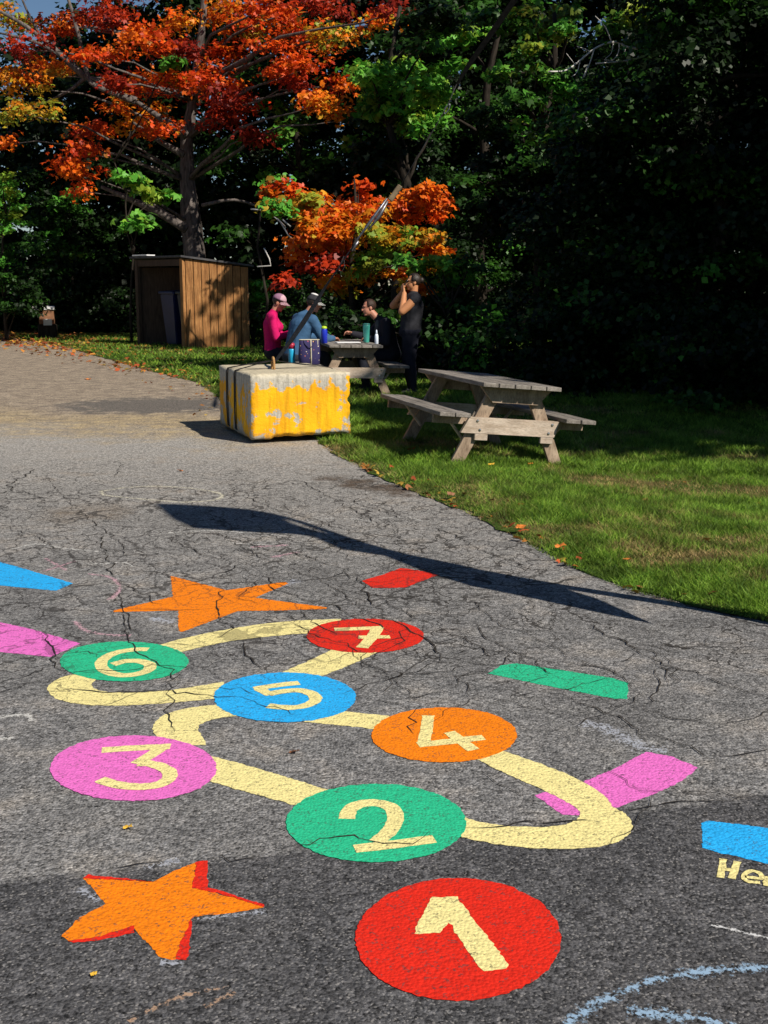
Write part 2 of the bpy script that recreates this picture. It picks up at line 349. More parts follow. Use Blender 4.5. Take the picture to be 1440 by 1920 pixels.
# ------------------------------------------------------------------ grass blades
def fbm(x, y, s, seed=0.0):
    out = np.empty(len(x))
    for i in range(len(x)): out[i] = mnoise.noise(Vector((x[i] * s, y[i] * s, seed)))
    return out
def grass_blades(n, ylo, yhi, hmin, hmax, wid):
    y = ylo + (yhi - ylo) * RNG.random(n) ** 1.25
    half = 720 / F * (y * CT + 1.6 * ST) + 1.3
    lo = np.maximum(xb(y) - 0.03, -half); x = lo + (half - lo) * RNG.random(n)
    ok = x > xb(y) + RNG.normal(0, 0.085, n); x, y = x[ok], y[ok]; n = len(x)
    d = x - xb(y)
    dry = fbm(x, y, 0.9, 3.3) + 0.6 * fbm(x, y, 3.0, 8.1) + RNG.normal(0, 0.22, n)
    band = np.exp(-((y - 9.75 + 0.06 * (x - 2)) / 0.30) ** 2) * (x > 1.5) * 0.9
    band += np.exp(-((y - 6.55 - 0.2 * (x - 1.6)) / 0.16) ** 2) * (x > 1.4) * 0.55
    edge = np.exp(-np.clip(d, 0, None) / 0.12) * 0.45
    dry = dry * 1.05 + 0.06 + band + edge
    thin = RNG.random(n) < np.clip(1.15 - 0.9 * np.clip(dry - 0.5, 0, 1), 0.3, 1); x, y, dry, d = x[thin], y[thin], dry[thin], d[thin]; n = len(x)
    h = (hmin + (hmax - hmin) * RNG.random(n)) * (0.55 + 0.45 * np.clip(d / 0.3, 0, 1)) * (0.75 + 0.5 * np.clip(fbm(x, y, 2.2, 1.0) + 0.5, 0, 1)) * np.where(dry > 0.55, 0.6, 1)
    a = RNG.random(n) * 2 * np.pi; lean = h * RNG.uniform(0.2, 1.9, n); b = RNG.random(n) * 2 * np.pi
    z = H(x, y) + 0.006 + 0.02 * np.clip(d * 2, 0, 1)
    wv = wid * RNG.uniform(0.6, 1.4, n)
    base = np.stack([x, y, z], -1); t = np.stack([np.cos(a), np.sin(a), 0 * a], -1) * wv[:, None] / 2
    tip = base + np.stack([np.cos(b) * lean, np.sin(b) * lean, h], -1)
    V = np.stack([base - t, base + t, tip], 1).reshape(-1, 3)
    g1, g2, g3 = np.array((0.050, 0.145, 0.010)), np.array((0.26, 0.41, 0.048)), np.array((0.40, 0.29, 0.12))
    k = RNG.random(n)[:, None]; col = g1 * (1 - k) + g2 * k
    f = np.clip((dry - 0.35) / 0.45, 0, 1)[:, None]; col = col * (1 - f) + g3 * f * RNG.uniform(0.6, 1.2, (n, 1))
    return V, col * (0.82 + 0.75 * np.clip(fbm(x, y, 4.5, 5.0) + 0.5 * fbm(x, y, 13.0, 2.0), -0.6, 0.6))[:, None]
vs_, cs_ = zip(grass_blades(230000, 4.4, 11.5, 0.02, 0.058, 0.006), grass_blades(110000, 10.5, 18, 0.035, 0.08, 0.011), grass_blades(60000, 15.5, 36, 0.04, 0.10, 0.024))
tag(npmesh('grass', np.concatenate(vs_), 3, M_GRASS, cols=np.concatenate(cs_)), 'short green grass with dry patches beside the path', 'grass', kind='stuff')

# ------------------------------------------------------------------ paint on the tarmac
def catmull(pts, k=8, closed=False):
    pts = [Vector(p) for p in pts]; n = len(pts); out = []
    rng = range(n if closed else n - 1)
    for i in rng:
        p1, p2 = pts[i], pts[(i + 1) % n]
        p0 = pts[(i - 1) % n] if closed or i > 0 else p1 * 2 - p2
        p3 = pts[(i + 2) % n] if closed or i + 2 < n else p2 * 2 - p1
        for j in range(k):
            t = j / k
            out.append(0.5 * ((2 * p1) + (p2 - p0) * t + (2 * p0 - 5 * p1 + 4 * p2 - p3) * t * t + (3 * p1 - p0 - 3 * p2 + p3) * t ** 3))
    if not closed: out.append(pts[-1])
    return out
def jitter(pts, step=0.009, amp=0.0030):
    out = []
    for i, p in enumerate(pts):
        q = pts[(i + 1) % len(pts)]; k = max(1, int((q - p).length / step))
        for j in range(k):
            r = p.lerp(q, j / k)
            out.append(r + (Vector((mnoise.noise(r * 40), mnoise.noise(r * 40 + Vector((9, 9, 9))), 0)) + Vector((random.gauss(0, .3), random.gauss(0, .3), 0))) * amp * 1.6)
    return out
def paint_poly(name, outline, z, mat, parent=None, world_off=None):
    bm = bmesh.new()
    vsx = [bm.verts.new((p.x, p.y, z)) for p in jitter(outline)]
    f = bm.faces.new(vsx); f.normal_update(); bmesh.ops.triangulate(bm, faces=[f], ngon_method='EAR_CLIP')
    for f in bm.faces:
        f.normal_update()
        if f.normal.z < 0: f.normal_flip()
    me = bpy.data.meshes.new(name); bm.to_mesh(me); bm.free()
    return link(name, me, mat, parent)
def stroke_outline(pts, wd):
    L, Rr = [], []
    for i, p in enumerate(pts):
        a, b = pts[max(0, i - 1)], pts[min(len(pts) - 1, i + 1)]
        t = (b - a); t.z = 0; t.normalize(); nn = Vector((-t.y, t.x, 0)) * wd / 2
        L.append(p + nn); Rr.append(p - nn)
    return L, Rr
def paint_strokes(name, strokes, z, mat, parent=None):
    bm = bmesh.new()
    for k, (pts, wd) in enumerate(strokes):
        L, Rr = stroke_outline(pts, wd); zz = z + k * 0.0003
        a = [bm.verts.new((p.x + mnoise.noise(p * 50) * 0.004, p.y + mnoise.noise(p * 47) * 0.004, zz)) for p in L]
        b = [bm.verts.new((p.x + mnoise.noise(p * 53) * 0.004, p.y + mnoise.noise(p * 43) * 0.004, zz)) for p in Rr]
        for i in range(len(pts) - 1): bm.faces.new((b[i], b[i + 1], a[i + 1], a[i]))
    me = bpy.data.meshes.new(name); bm.to_mesh(me); bm.free()
    return link(name, me, mat, parent)
def gl(*pts): return [G(*p) for p in pts]
def dens(pts, k=6):
    out = []
    for a, b in zip(pts[:-1], pts[1:]):
        for j in range(k): out.append(a.lerp(b, j / k))
    return out + [pts[-1]]

def circle(cx, cy, w_, h_, color, label, z=0.0028):
    lo = [G(cx + w_ / 2 * math.cos(t), cy + h_ / 2 * math.sin(t)) for t in np.linspace(0, 2 * math.pi, 72, endpoint=False)]
    o = paint_poly('painted_circle', lo, z, PAINT[color])
    return tag(o, label, 'painted circle', 'numbered circles of the painted hopscotch')
c1 = circle(859, 1763, 386, 230, 'red', 'large red painted circle with numeral 1, nearest the camera')
c2 = circle(705, 1544.5, 338, 147, 'green', 'green painted circle with numeral 2 at end of a curved yellow band')
c3 = circle(250, 1441.5, 312, 123, 'pink', 'pink painted circle with numeral 3')
c4 = circle(833, 1379, 273, 103, 'orange', 'orange painted circle with numeral 4')
c5 = circle(534, 1308.5, 267, 93, 'blue', 'blue painted circle with numeral 5')
c6 = circle(233, 1241, 241, 75, 'green', 'green painted circle with numeral 6 touching the pink bar')
c7 = circle(685, 1193, 220, 64, 'red', 'small red painted circle with crossed numeral 7, farthest of the circles')
YL = PAINT['yellow']
paint_poly('numeral', gl((806, 1689), (812, 1685), (855, 1683.5), (861, 1690), (954, 1810), (951, 1818), (906, 1824), (899, 1818), (841, 1730), (825, 1751), (778, 1754), (780, 1744)), 0.0036, YL, c1)
s2 = catmull(gl((650, 1537), (655, 1521), (672, 1510.5), (698, 1507), (724, 1511), (739, 1522), (741, 1540), (730, 1560), (706, 1581)))
paint_strokes('numeral', [(s2, 0.050), (dens(gl((664, 1594), (740, 1585), (815, 1575))), 0.050)], 0.0036, YL, c2)
s3 = catmull(gl((258, 1433), (282, 1434), (306, 1441), (319, 1452), (312, 1466), (288, 1475), (252, 1477), (214, 1472), (187, 1463)))
paint_strokes('numeral', [(dens(gl((191, 1408), (255, 1404), (320, 1401))), 0.050), (dens(gl((306, 1402), (280, 1419), (256, 1434))), 0.050), (s3, 0.050)], 0.0036, YL, c3)
paint_strokes('numeral', [(dens(gl((803, 1343), (800, 1370), (794, 1396))), 0.046), (dens(gl((784, 1398), (845, 1392), (907, 1384))), 0.048), (dens(gl((842, 1374), (866, 1392), (888, 1408))), 0.048)], 0.0036, YL, c4)
s5 = catmull(gl((503, 1303), (530, 1298), (560, 1296), (584, 1302), (592, 1313), (575, 1324), (543, 1328.5), (503, 1325)))
paint_strokes('numeral', [(dens(gl((561, 1281.5), (520, 1286), (477, 1293))), 0.050), (dens(gl((484, 1292), (497, 1299), (508, 1304))), 0.046), (s5, 0.050)], 0.0036, YL, c5)
s6 = catmull(gl((278, 1219), (255, 1219), (226, 1223), (203, 1231), (190, 1243), (195, 1257), (220, 1266.5), (252, 1266), (277, 1258), (281, 1248), (262, 1241), (236, 1241), (212, 1247)))
paint_strokes('numeral', [(s6, 0.052)], 0.0036, YL, c6)
paint_strokes('numeral', [(dens(gl((627, 1181.5), (670, 1180), (716, 1178))), 0.052), (dens(gl((709, 1177), (698, 1196), (679, 1216))), 0.058), (dens(gl((672, 1196), (700, 1196), (731, 1195.5))), 0.048)], 0.0036, YL, c7)

def band(outline, label):
    return tag(paint_poly('painted_band', outline, 0.0019, YL), label, 'painted band', 'yellow bands joining the circles')
def edges(up, lo): return catmull(gl(*up)) + list(reversed(catmull(gl(*lo))))
band(edges(((298, 1210), (345, 1197.5), (400, 1185.5), (450, 1176.5), (500, 1169.5), (560, 1164), (640, 1161)), ((330, 1226), (372, 1215), (425, 1204), (480, 1196.5), (535, 1191), (585, 1188), (640, 1186))), 'pale yellow band curving from circle 6 up to circle 7')
band(gl((640, 1210), (720, 1218), (672, 1241), (600, 1270), (515, 1266), (572, 1243)), 'short pale yellow band between circle 7 and circle 5')
band(edges(((150, 1262), (118, 1270), (96, 1281), (89, 1294), (104, 1310), (148, 1320.5), (220, 1323.5), (320, 1318.5), (420, 1309)), ((190, 1270), (176, 1278), (172, 1286), (186, 1295), (232, 1299.5), (320, 1294.5), (420, 1279))), 'yellow band looping round left under circle 6 to circle 5')
band(edges(((440, 1319), (370, 1326), (322, 1336), (295, 1350), (287, 1366), (296, 1384), (330, 1398)), ((450, 1342), (402, 1349), (379, 1357), (371, 1367), (378, 1380), (387, 1398))), 'yellow hooked band between circle 5 and pink circle 3')
band(gl((570, 1354), (639, 1333.5), (730, 1343.5), (720, 1370), (655, 1362)), 'stubby yellow band between circle 5 and orange circle 4')
band(gl((395, 1418), (460, 1435), (630, 1486), (600, 1519), (550, 1510), (380, 1462)), 'broad yellow band between circle 3 and circle 2')
band(edges(((940, 1408), (1000, 1428), (1055, 1449), (1100, 1471), (1132, 1492), (1150, 1514), (1172, 1527), (1186, 1547), (1178, 1567), (1148, 1582), (1100, 1591), (1020, 1592), (940, 1585), (850, 1568)),
           ((870, 1412), (935, 1445), (1000, 1474), (1050, 1498), (1078, 1514), (1087, 1527), (1080, 1538), (1055, 1548), (1010, 1551.5), (950, 1549), (900, 1542), (850, 1525))), 'long yellow band hooking right from circle 4 back to circle 2')
def bar(outline, col, label): return tag(paint_poly('painted_bar', outline, 0.0011, PAINT[col]), label, 'painted bar', 'coloured bars round the hopscotch')
bar(gl((1002, 1491), (1022, 1486), (1091, 1468), (1153, 1441), (1211, 1410), (1260, 1419), (1309, 1440), (1277, 1466), (1220, 1492), (1153, 1516), (1085, 1529), (1055, 1528)), 'pink', 'pink bar crossed by the long yellow band')
bar(gl((916, 1263), (940, 1248), (968, 1244), (1060, 1258), (1150, 1272), (1178, 1281), (1176, 1311), (1150, 1310), (1060, 1293), (1000, 1281)), 'green', 'green painted bar near the grass edge')
bar(gl((679, 1089), (720, 1077), (752, 1065), (790, 1071), (823, 1078), (790, 1090), (762, 1101.5), (720, 1103), (697, 1102)), 'red', 'small red painted bar below the long shadow')
bar(gl((-120, 1034), (0, 1054), (30, 1062), (137, 1094), (105, 1108), (0, 1098), (-130, 1078)), 'blue', 'blue painted bar cut by left edge near the back star')
bar(gl((-120, 1148), (0, 1167), (60, 1180), (150, 1207), (122, 1220), (95, 1232), (0, 1223), (-130, 1200)), 'pink', 'pink bar running from the left edge to circle 6')
bar(gl((1315, 1543), (1326, 1539), (1440, 1553), (1560, 1570), (1565, 1640), (1440, 1620), (1336, 1596), (1317, 1589)), 'blue', 'blue painted bar above the painted letters')

st = tag(paint_poly('painted_star', gl((320, 1080), (425, 1107), (535, 1091), (540, 1095), (478, 1121), (612, 1139), (612, 1142), (520, 1145), (446, 1146), (342, 1185), (335, 1184), (334, 1145), (214, 1148), (213, 1145), (324, 1119)), 0.0012, PAINT['orange']), 'flat orange five-pointed star behind the circles', 'painted star')
st2 = tag(paint_poly('painted_star', catmull(gl((155, 1647.5), (222, 1651)), 2) + gl((286, 1654), (330, 1632), (368, 1617), (366, 1640), (359.5, 1665), (430, 1681), (495, 1702), (430, 1714), (361.5, 1718.5), (345, 1755), (328, 1799), (306, 1799.5), (275, 1768), (252, 1742), (190, 1757), (129, 1766), (113, 1757), (150, 1722), (198, 1695), (180, 1672)), 0.0012, PAINT['orange']), 'orange star with red side edging on dark tarmac, near the camera', 'painted star')
for q in (((155, 1647.5), (164, 1641), (225, 1647), (286, 1653.5), (222, 1651)), ((368, 1617), (390, 1613.5), (390, 1664), (445, 1681), (497, 1697), (495, 1702), (430, 1681), (360, 1665), (366, 1640)),
          ((346, 1752), (361.5, 1718.5), (351, 1801), (328, 1799)), ((127, 1766), (190, 1756), (248, 1737), (253, 1742), (249, 1750), (190, 1763), (140, 1769))):
    paint_poly('red_edge', gl(*q), 0.0018, PAINT['red'], st2)
lt = paint_strokes('painted_lettering', [(dens(gl((1356, 1611), (1351, 1646))), 0.020), (dens(gl((1383, 1616), (1372, 1648))), 0.020), (dens(gl((1353, 1630), (1378, 1633))), 0.020),
    (catmull(gl((1397, 1645), (1427, 1648), (1424, 1638), (1408, 1634), (1395, 1642), (1401, 1653), (1425, 1656))), 0.015), (dens(gl((1440, 1645), (1436, 1662))), 0.017), (catmull(gl((1438, 1654), (1447, 1647), (1458, 1648))), 0.015)], 0.0012, YL)
tag(lt, 'pale yellow painted letters Her below the blue bar at right', 'lettering')

# chalk
CH = dict(white=mat_chalk('chalk_white', (0.66, 0.65, 0.62), 0.42), cream=mat_chalk('chalk_cream', (0.70, 0.66, 0.52), 0.46), pink=mat_chalk('chalk_pink', (0.64, 0.40, 0.46), 0.40),
          blue=mat_chalk('chalk_blue', (0.38, 0.56, 0.76), 0.36), orange=mat_chalk('chalk_orange', (0.62, 0.40, 0.26), 0.25), haze=mat_chalk('chalk_dust', (0.55, 0.58, 0.66), 0.26), bright=mat_chalk('chalk_bright', (0.7, 0.7, 0.7), 0.55))
def chalk(label, strokes, col, wd, z=0.0008):
    o = None; many = len(strokes) > 1
    if many: o = empty('chalk_drawing', G(*strokes[0][0]))
    for s in strokes:
        V, Fc, E = [], [], []; pts = catmull(gl(*s), 7); L, Rr = stroke_outline(pts, wd); off = o.location if many else Vector((0, 0, 0))
        for a, p, b in zip(L, pts, Rr):
            k = 1 + 0.35 * mnoise.noise(p * 5)
            V += [tuple(p + (a - p) * k + Vector((0, 0, z)) - off), tuple(p + Vector((0, 0, z)) - off), tuple(p + (b - p) * k + Vector((0, 0, z)) - off)]; E += [0, 1, 0]
        for i in range(len(pts) - 1):
            a = i * 3; Fc += [(a + 1, a + 4, a + 3, a), (a + 2, a + 5, a + 4, a + 1)]
        nm = 'chalk_stroke' if many else 'chalk_drawing'
        me = bpy.data.meshes.new(nm); me.from_pydata(V, [], Fc)
        at = me.attributes.new('edge', 'FLOAT', 'POINT'); at.data.foreach_set('value', np.array(E, np.float32))
        c = link(nm, me, CH[col], o)
    return tag(o or c, label, 'chalk drawing')
chalk('pale chalk fish-like loop drawn above the long shadow', [((190, 921), (240, 914), (300, 912), (370, 917), (415, 927), (400, 938), (340, 942)), ((340, 942), (270, 936), (200, 929), (190, 921))], 'cream', 0.055)
chalk('faint white chalk line drawn beside the flag shadow', [((315, 999), (400, 995), (470, 1000)), ((430, 1018), (520, 1023)), ((570, 982), (620, 972), (680, 975), (700, 980)), ((700, 972), (760, 970), (790, 976))], 'white', 0.035)
chalk('pink chalk smear below the middle of the long shadow', [((470, 1026), (540, 1022)), ((510, 1045), (560, 1035))], 'pink', 0.07)
chalk('faded pink chalk cross and curl at left of back star', [((85, 1047), (125, 1070)), ((80, 1072), (140, 1052)), ((165, 1076), (205, 1082), (225, 1100), (215, 1118), (200, 1125))], 'pink', 0.040)
chalk('faint pink chalk curve left of the back star above circle 6', [((140, 1165), (160, 1182), (200, 1190), (245, 1192))], 'pink', 0.05)
chalk('faint white chalk squiggle beside the faded pink cross', [((20, 1030), (70, 1020), (120, 1028), (190, 1035)), ((165, 1058), (230, 1055), (250, 1062))], 'white', 0.035)
chalk('light blue chalk arc curving at the bottom right corner', [((1055, 1935), (1090, 1900), (1150, 1868), (1230, 1838), (1330, 1822), (1460, 1812))], 'blue', 0.062)
chalk('light blue chalk scribble beneath the big blue arc', [((1175, 1895), (1240, 1903), (1320, 1912), (1380, 1925))], 'blue', 0.065)
chalk('white chalk stroke near the right edge above the blue arc', [((1333, 1735), (1380, 1745), (1455, 1762))], 'bright', 0.020)
chalk('faint orange chalk streak at the bottom below the star', [((240, 1915), (290, 1890), (350, 1865), (430, 1852)), ((385, 1890), (440, 1860))], 'orange', 0.030)
chalk('white chalk dust streak right of orange circle 4', [((1090, 1355), (1140, 1368), (1200, 1400), (1250, 1410))], 'haze', 0.16)
chalk('white chalk swirl at left edge below the pink bar', [((-10, 1345), (50, 1340), (60, 1352)), ((-10, 1388), (25, 1382))], 'white', 0.05)
chalk('pale chalk dust between back star and circle 6', [((285, 1158), (325, 1168)), ((480, 1110), (560, 1088))], 'haze', 0.16)
chalk('pale chalk dust round the bottom tips of the front star', [((270, 1628), (345, 1610)), ((300, 1806), (345, 1806)), ((370, 1722), (500, 1710)), ((150, 1665), (185, 1690))], 'haze', 0.05)

# long cracks: jagged ribbons of dirt-filled gaps
def mk_cracks():
    V, Fc = [], []
    def run(p, d, length, w0, depth=0):
        pts = [p.copy()]; L = 0
        while L < length:
            s = random.uniform(0.025, 0.06); ang = random.gauss(0, 0.42)
            v = Vector((d.x * math.cos(ang) - d.y * math.sin(ang), d.x * math.sin(ang) + d.y * math.cos(ang), 0))
            p = p + v * s; L += s; pts.append(p.copy())
            if depth < 2 and random.random() < 0.055:
                sg = random.choice((-1, 1)); a = sg * random.uniform(0.6, 1.3)
                run(p.copy(), Vector((d.x * math.cos(a) - d.y * math.sin(a), d.x * math.sin(a) + d.y * math.cos(a), 0)), length * random.uniform(0.2, 0.45), w0 * 0.7, depth + 1)
        n = len(pts); i0 = len(V)
        for i, q in enumerate(pts):
            a, b = pts[max(0, i - 1)], pts[min(n - 1, i + 1)]; t = (b - a).normalized(); nn = Vector((-t.y, t.x, 0))
            ww = w0 * random.uniform(0.35, 1.25) * min(1, i / 3 + 0.15, (n - 1 - i) / 4 + 0.1)
            V.append(tuple(q + nn * ww / 2 + Vector((0, 0, 0.0052)))); V.append(tuple(q - nn * ww / 2 + Vector((0, 0, 0.0052))))
        for i in range(n - 1): a = i0 + 2 * i; Fc.append((a + 1, a + 3, a + 2, a))
    def ribbon(pts, w0):
        q = []
        for a, b in zip(pts[:-1], pts[1:]):
            k = max(1, int((b - a).length / 0.035))
            for j in range(k):
                r = a.lerp(b, j / k); q.append(r + Vector((mnoise.noise(r * 9), mnoise.noise(r * 9 + Vector((3, 8, 1))), 0)) * 0.035 + Vector((random.gauss(0, .006), random.gauss(0, .006), 0)))
            if random.random() < 0.35:
                d = (b - a).normalized(); a2 = random.choice((-1, 1)) * random.uniform(0.7, 1.4)
                run(b.copy(), Vector((d.x * math.cos(a2) - d.y * math.sin(a2), d.x * math.sin(a2) + d.y * math.cos(a2), 0)), random.uniform(0.15, 0.7), w0 * 0.65, 1)
        n = len(q); i0 = len(V)
        for i, p in enumerate(q):
            a, b = q[max(0, i - 1)], q[min(n - 1, i + 1)]; t = (b - a).normalized(); nn = Vector((-t.y, t.x, 0)); ww = w0 * random.uniform(0.4, 1.25) * min(1, i / 3 + 0.2, (n - 1 - i) / 4 + 0.1)
            V.append(tuple(p + nn * ww / 2 + Vector((0, 0, 0.0052)))); V.append(tuple(p - nn * ww / 2 + Vector((0, 0, 0.0052))))
        for i in range(n - 1): a = i0 + 2 * i; Fc.append((a + 1, a + 3, a + 2, a))
    traced = [((90, 900), (135, 945), (200, 1000), (250, 1040)), ((310, 1010), (380, 1040), (450, 1055)), ((410, 1000), (470, 1035), (530, 1060), (600, 1090), (650, 1120), (690, 1150)),
              ((220, 1110), (240, 1160), (265, 1200)), ((455, 1200), (470, 1235), (500, 1265)), ((690, 1150), (745, 1170), (800, 1200), (835, 1245)), ((690, 1110), (760, 1150), (840, 1190)),
              ((840, 1185), (900, 1215), (950, 1245)), ((890, 1170), (920, 1200), (980, 1230), (1060, 1280)), ((850, 1265), (880, 1300), (893, 1312)), ((1050, 1240), (1140, 1260), (1200, 1300)),
              ((660, 1215), (673, 1240), (680, 1265)), ((560, 1140), (580, 1160), (640, 1200)), ((318, 1270), (322, 1310), (315, 1345), (340, 1385)), ((80, 1185), (100, 1225), (115, 1255), (130, 1272)),
              ((905, 1450), (960, 1480), (985, 1508)), ((1120, 1440), (1190, 1475), (1235, 1500)), ((690, 1310), (770, 1325), (800, 1330)), ((560, 900), (640, 945), (720, 985)), ((1100, 1170), (1180, 1210), (1290, 1240)),
              ((1200, 1330), (1290, 1350), (1400, 1365)), ((820, 990), (900, 1030), (1000, 1070))]
    for tr in traced:
        pts = catmull(gl(*tr), 3)
        ribbon(pts, random.uniform(0.005, 0.009))
    for k in range(30):
        q = G(random.uniform(-100, 1400), random.uniform(860, 1330))
        if q.x > float(xb(q.y)) - 0.5 and q.y > 5: continue
        d = Vector((random.uniform(0.1, 0.9), -1, 0)) if random.random() < 0.65 else Vector((1, random.uniform(-0.3, 0.35), 0))
        run(q, d.normalized(), random.uniform(0.6, 2.2), random.uniform(0.004, 0.008) * (0.7 + q.y / 14))
    pts = seam                                      # the open joint of the newer tarmac
    for a, b in zip(pts[1:-1], pts[2:]): run(a.copy() + Vector((0, 0.01, 0)), (b - a).normalized(), (b - a).length * 0.9, 0.006, 1)
    me = bpy.data.meshes.new('cracks'); me.from_pydata(V, [], Fc)
    tag(link('cracks', me, noisy('crack_dirt', (0.016, 0.014, 0.013), (0.055, 0.048, 0.042), 30, 0.95, 0.05)), kind='structure')
mk_cracks()

# ------------------------------------------------------------------ foliage tools
def leaf_quads(Cn, Nr, size, lobed=False):
    n = len(Cn)
    if lobed:                                   # three pointed lobes fanned from the stalk end
        Nr = Nr / np.linalg.norm(Nr, axis=1, keepdims=True); r = RNG.normal(size=(n, 3)); t = np.cross(Nr, r); t /= np.linalg.norm(t, axis=1, keepdims=True); b = np.cross(Nr, t); s = size[:, None]; out = []
        base = Cn - t * s * 0.45
        for k, (a, L, wd) in enumerate(((0.0, 1.0, 0.25), (0.85, 0.80, 0.22), (-0.85, 0.80, 0.22))):
            d = t * math.cos(a) + b * math.sin(a); e = np.cross(Nr, d); dr = -Nr * s * RNG.uniform(0.0, 0.28, (n, 1))
            out.append(np.stack([base, base + d * s * L * 0.5 + e * s * wd, base + d * s * L + dr, base + d * s * L * 0.5 - e * s * wd], 1))
        return np.stack(out, 1).reshape(-1, 3)
    Nr = Nr / np.linalg.norm(Nr, axis=1, keepdims=True)
    r = RNG.normal(size=(n, 3)); t = np.cross(Nr, r); t /= np.linalg.norm(t, axis=1, keepdims=True)
    b = np.cross(Nr, t); s = size[:, None]
    fold = Nr * s * RNG.uniform(0.0, 0.22, (n, 1))
    v0 = Cn - t * s * 0.5; v2 = Cn + t * s * 0.5 - Nr * s * 0.1
    v1 = Cn + b * s * 0.44 + fold - t * s * 0.08; v3 = Cn - b * s * 0.44 + fold - t * s * 0.08
    return np.stack([v0, v1, v2, v3], 1).reshape(-1, 3)
PAL = {k: np.array(v) for k, v in dict(
    red=(0.56, 0.045, 0.008), scarlet=(0.72, 0.085, 0.008), orange=(0.82, 0.20, 0.010), amber=(0.80, 0.36, 0.02), wine=(0.26, 0.022, 0.012),
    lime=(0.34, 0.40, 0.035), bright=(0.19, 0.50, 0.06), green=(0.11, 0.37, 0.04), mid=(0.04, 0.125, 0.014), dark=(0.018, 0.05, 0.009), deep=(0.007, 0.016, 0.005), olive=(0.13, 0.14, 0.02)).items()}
def pick(n, mix):
    ks = list(mix); p = np.array([mix[k] for k in ks], float); p /= p.sum()
    i = RNG.choice(len(ks), n, p=p); c = np.array([PAL[k] for k in ks])[i]
    return c * RNG.uniform(0.65, 1.25, (n, 1))
def spray(c, rx, ry, rz, n, mix, clump=0.2, tilt=0.5):
    """layered spray of leaves: twig-end clumps spread through a flattened, drooping dome"""
    c = np.array(c); k = max(3, n // 38)
    d = RNG.normal(size=(k, 3)); d /= np.linalg.norm(d, axis=1, keepdims=True); rr = RNG.random((k, 1)) ** 0.5
    cc = d * rr * np.array((rx, ry, rz)); rho = (cc[:, 0] / rx) ** 2 + (cc[:, 1] / ry) ** 2
    cc[:, 2] -= rho * 0.35 * rz
    i = RNG.integers(0, k, n); q = cc[i] + RNG.normal(size=(n, 3)) * np.array((clump, clump, clump * 0.45))
    nr = np.array((0, -0.25, 1.0)) + RNG.normal(size=(n, 3)) * tilt + 0.5 * q / np.array((rx, ry, rz * 2))
    cl = pick(k, mix)[i] * 0.6 + pick(n, mix) * 0.4
    return c + q, nr, cl
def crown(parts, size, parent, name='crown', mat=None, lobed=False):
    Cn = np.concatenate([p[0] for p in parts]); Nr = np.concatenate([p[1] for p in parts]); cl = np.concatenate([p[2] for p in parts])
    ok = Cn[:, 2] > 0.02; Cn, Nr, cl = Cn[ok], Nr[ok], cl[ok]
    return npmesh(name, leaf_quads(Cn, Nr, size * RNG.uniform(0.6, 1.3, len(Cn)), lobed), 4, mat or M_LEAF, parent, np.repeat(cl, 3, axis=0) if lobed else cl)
def tube_into(V, Fc, pts, rads, k=8, rough=0.0):
    pts = [Vector(p) for p in pts]; i0 = len(V); up = Vector((0, 0, 1))
    for i, p in enumerate(pts):
        t = (pts[min(i + 1, len(pts) - 1)] - pts[max(i - 1, 0)]).normalized()
        a = t.cross(Vector((0.3, 0.9, 0.1))).normalized(); b = t.cross(a)
        for j in range(k):
            th = 2 * math.pi * j / k; r = rads[i] * (1 + rough * mnoise.noise(p * 2.3 + Vector((math.cos(th), math.sin(th), 0)) * 1.7))
            V.append(tuple(p + (a * math.cos(th) + b * math.sin(th)) * r))
    for i in range(len(pts) - 1):
        for j in range(k):
            a = i0 + i * k + j; b = i0 + i * k + (j + 1) % k; Fc.append((a, b, b + k, a + k))
    Fc.append(tuple(i0 + j for j in reversed(range(k)))); e = i0 + (len(pts) - 1) * k; Fc.append(tuple(e + j for j in range(k)))
def tubes(name, lst, mat, parent=None, k=8, rough=0.0):
    V, Fc = [], []
    for pts, rads in lst:
        if not hasattr(rads, '__len__'): rads = [rads] * len(pts)
        tube_into(V, Fc, pts, rads, k, rough)
    me = bpy.data.meshes.new(name); me.from_pydata(V, [], Fc); me.polygons.foreach_set('use_smooth', [True] * len(me.polygons))
    return link(name, me, mat, parent)
def bough(a, b, r0, r1, sag=0.15, n=7, wig=0.12):
    a, b = Vector(a), Vector(b); L = (b - a).length; pts = []
    for i in range(n):
        t = i / (n - 1); p = a.lerp(b, t); p.z += sag * L * math.sin(math.pi * t)
        if 0 < i < n - 1: p += Vector((random.gauss(0, 1), random.gauss(0, 1), random.gauss(0, 0.6))) * wig * L / n
        pts.append(p)
    return pts, [r0 + (r1 - r0) * i / (n - 1) for i in range(n)]

# ------------------------------------------------------------------ the big red maple behind the bin shelter
def px_spray(px, py, wpx, hpx, Y, n, mix, clump, tilt=0.5, depth=1.0):
    s = Y / F * 1.02
    return spray(P(px, py, Y), wpx * s, wpx * s * depth, hpx * s, n, mix, clump, tilt)
REDM = dict(red=2.5, scarlet=5, orange=2.6, wine=0.6, lime=0.25); ORM = dict(orange=4, amber=2, scarlet=2, lime=0.6); YEL = dict(lime=4, olive=2, amber=1.5, orange=1); WINE = dict(wine=4, red=2)
mt = empty('maple_tree', (G(362, 640).x * 33 / G(362, 640).y, 33.4, 0))
tag(mt, 'tall maple with red and orange leaves behind the wooden shelter', 'tree')
base = mt.location.copy()
def loc(p): return Vector(p) - base
trunk_px = [(364, 650), (362, 560), (365, 480), (358, 420), (352, 340), (350, 260), (362, 190), (372, 110), (380, 40), (386, -60), (392, -220)]
tp = [loc(P(x, y, 33.4)) for x, y in trunk_px]
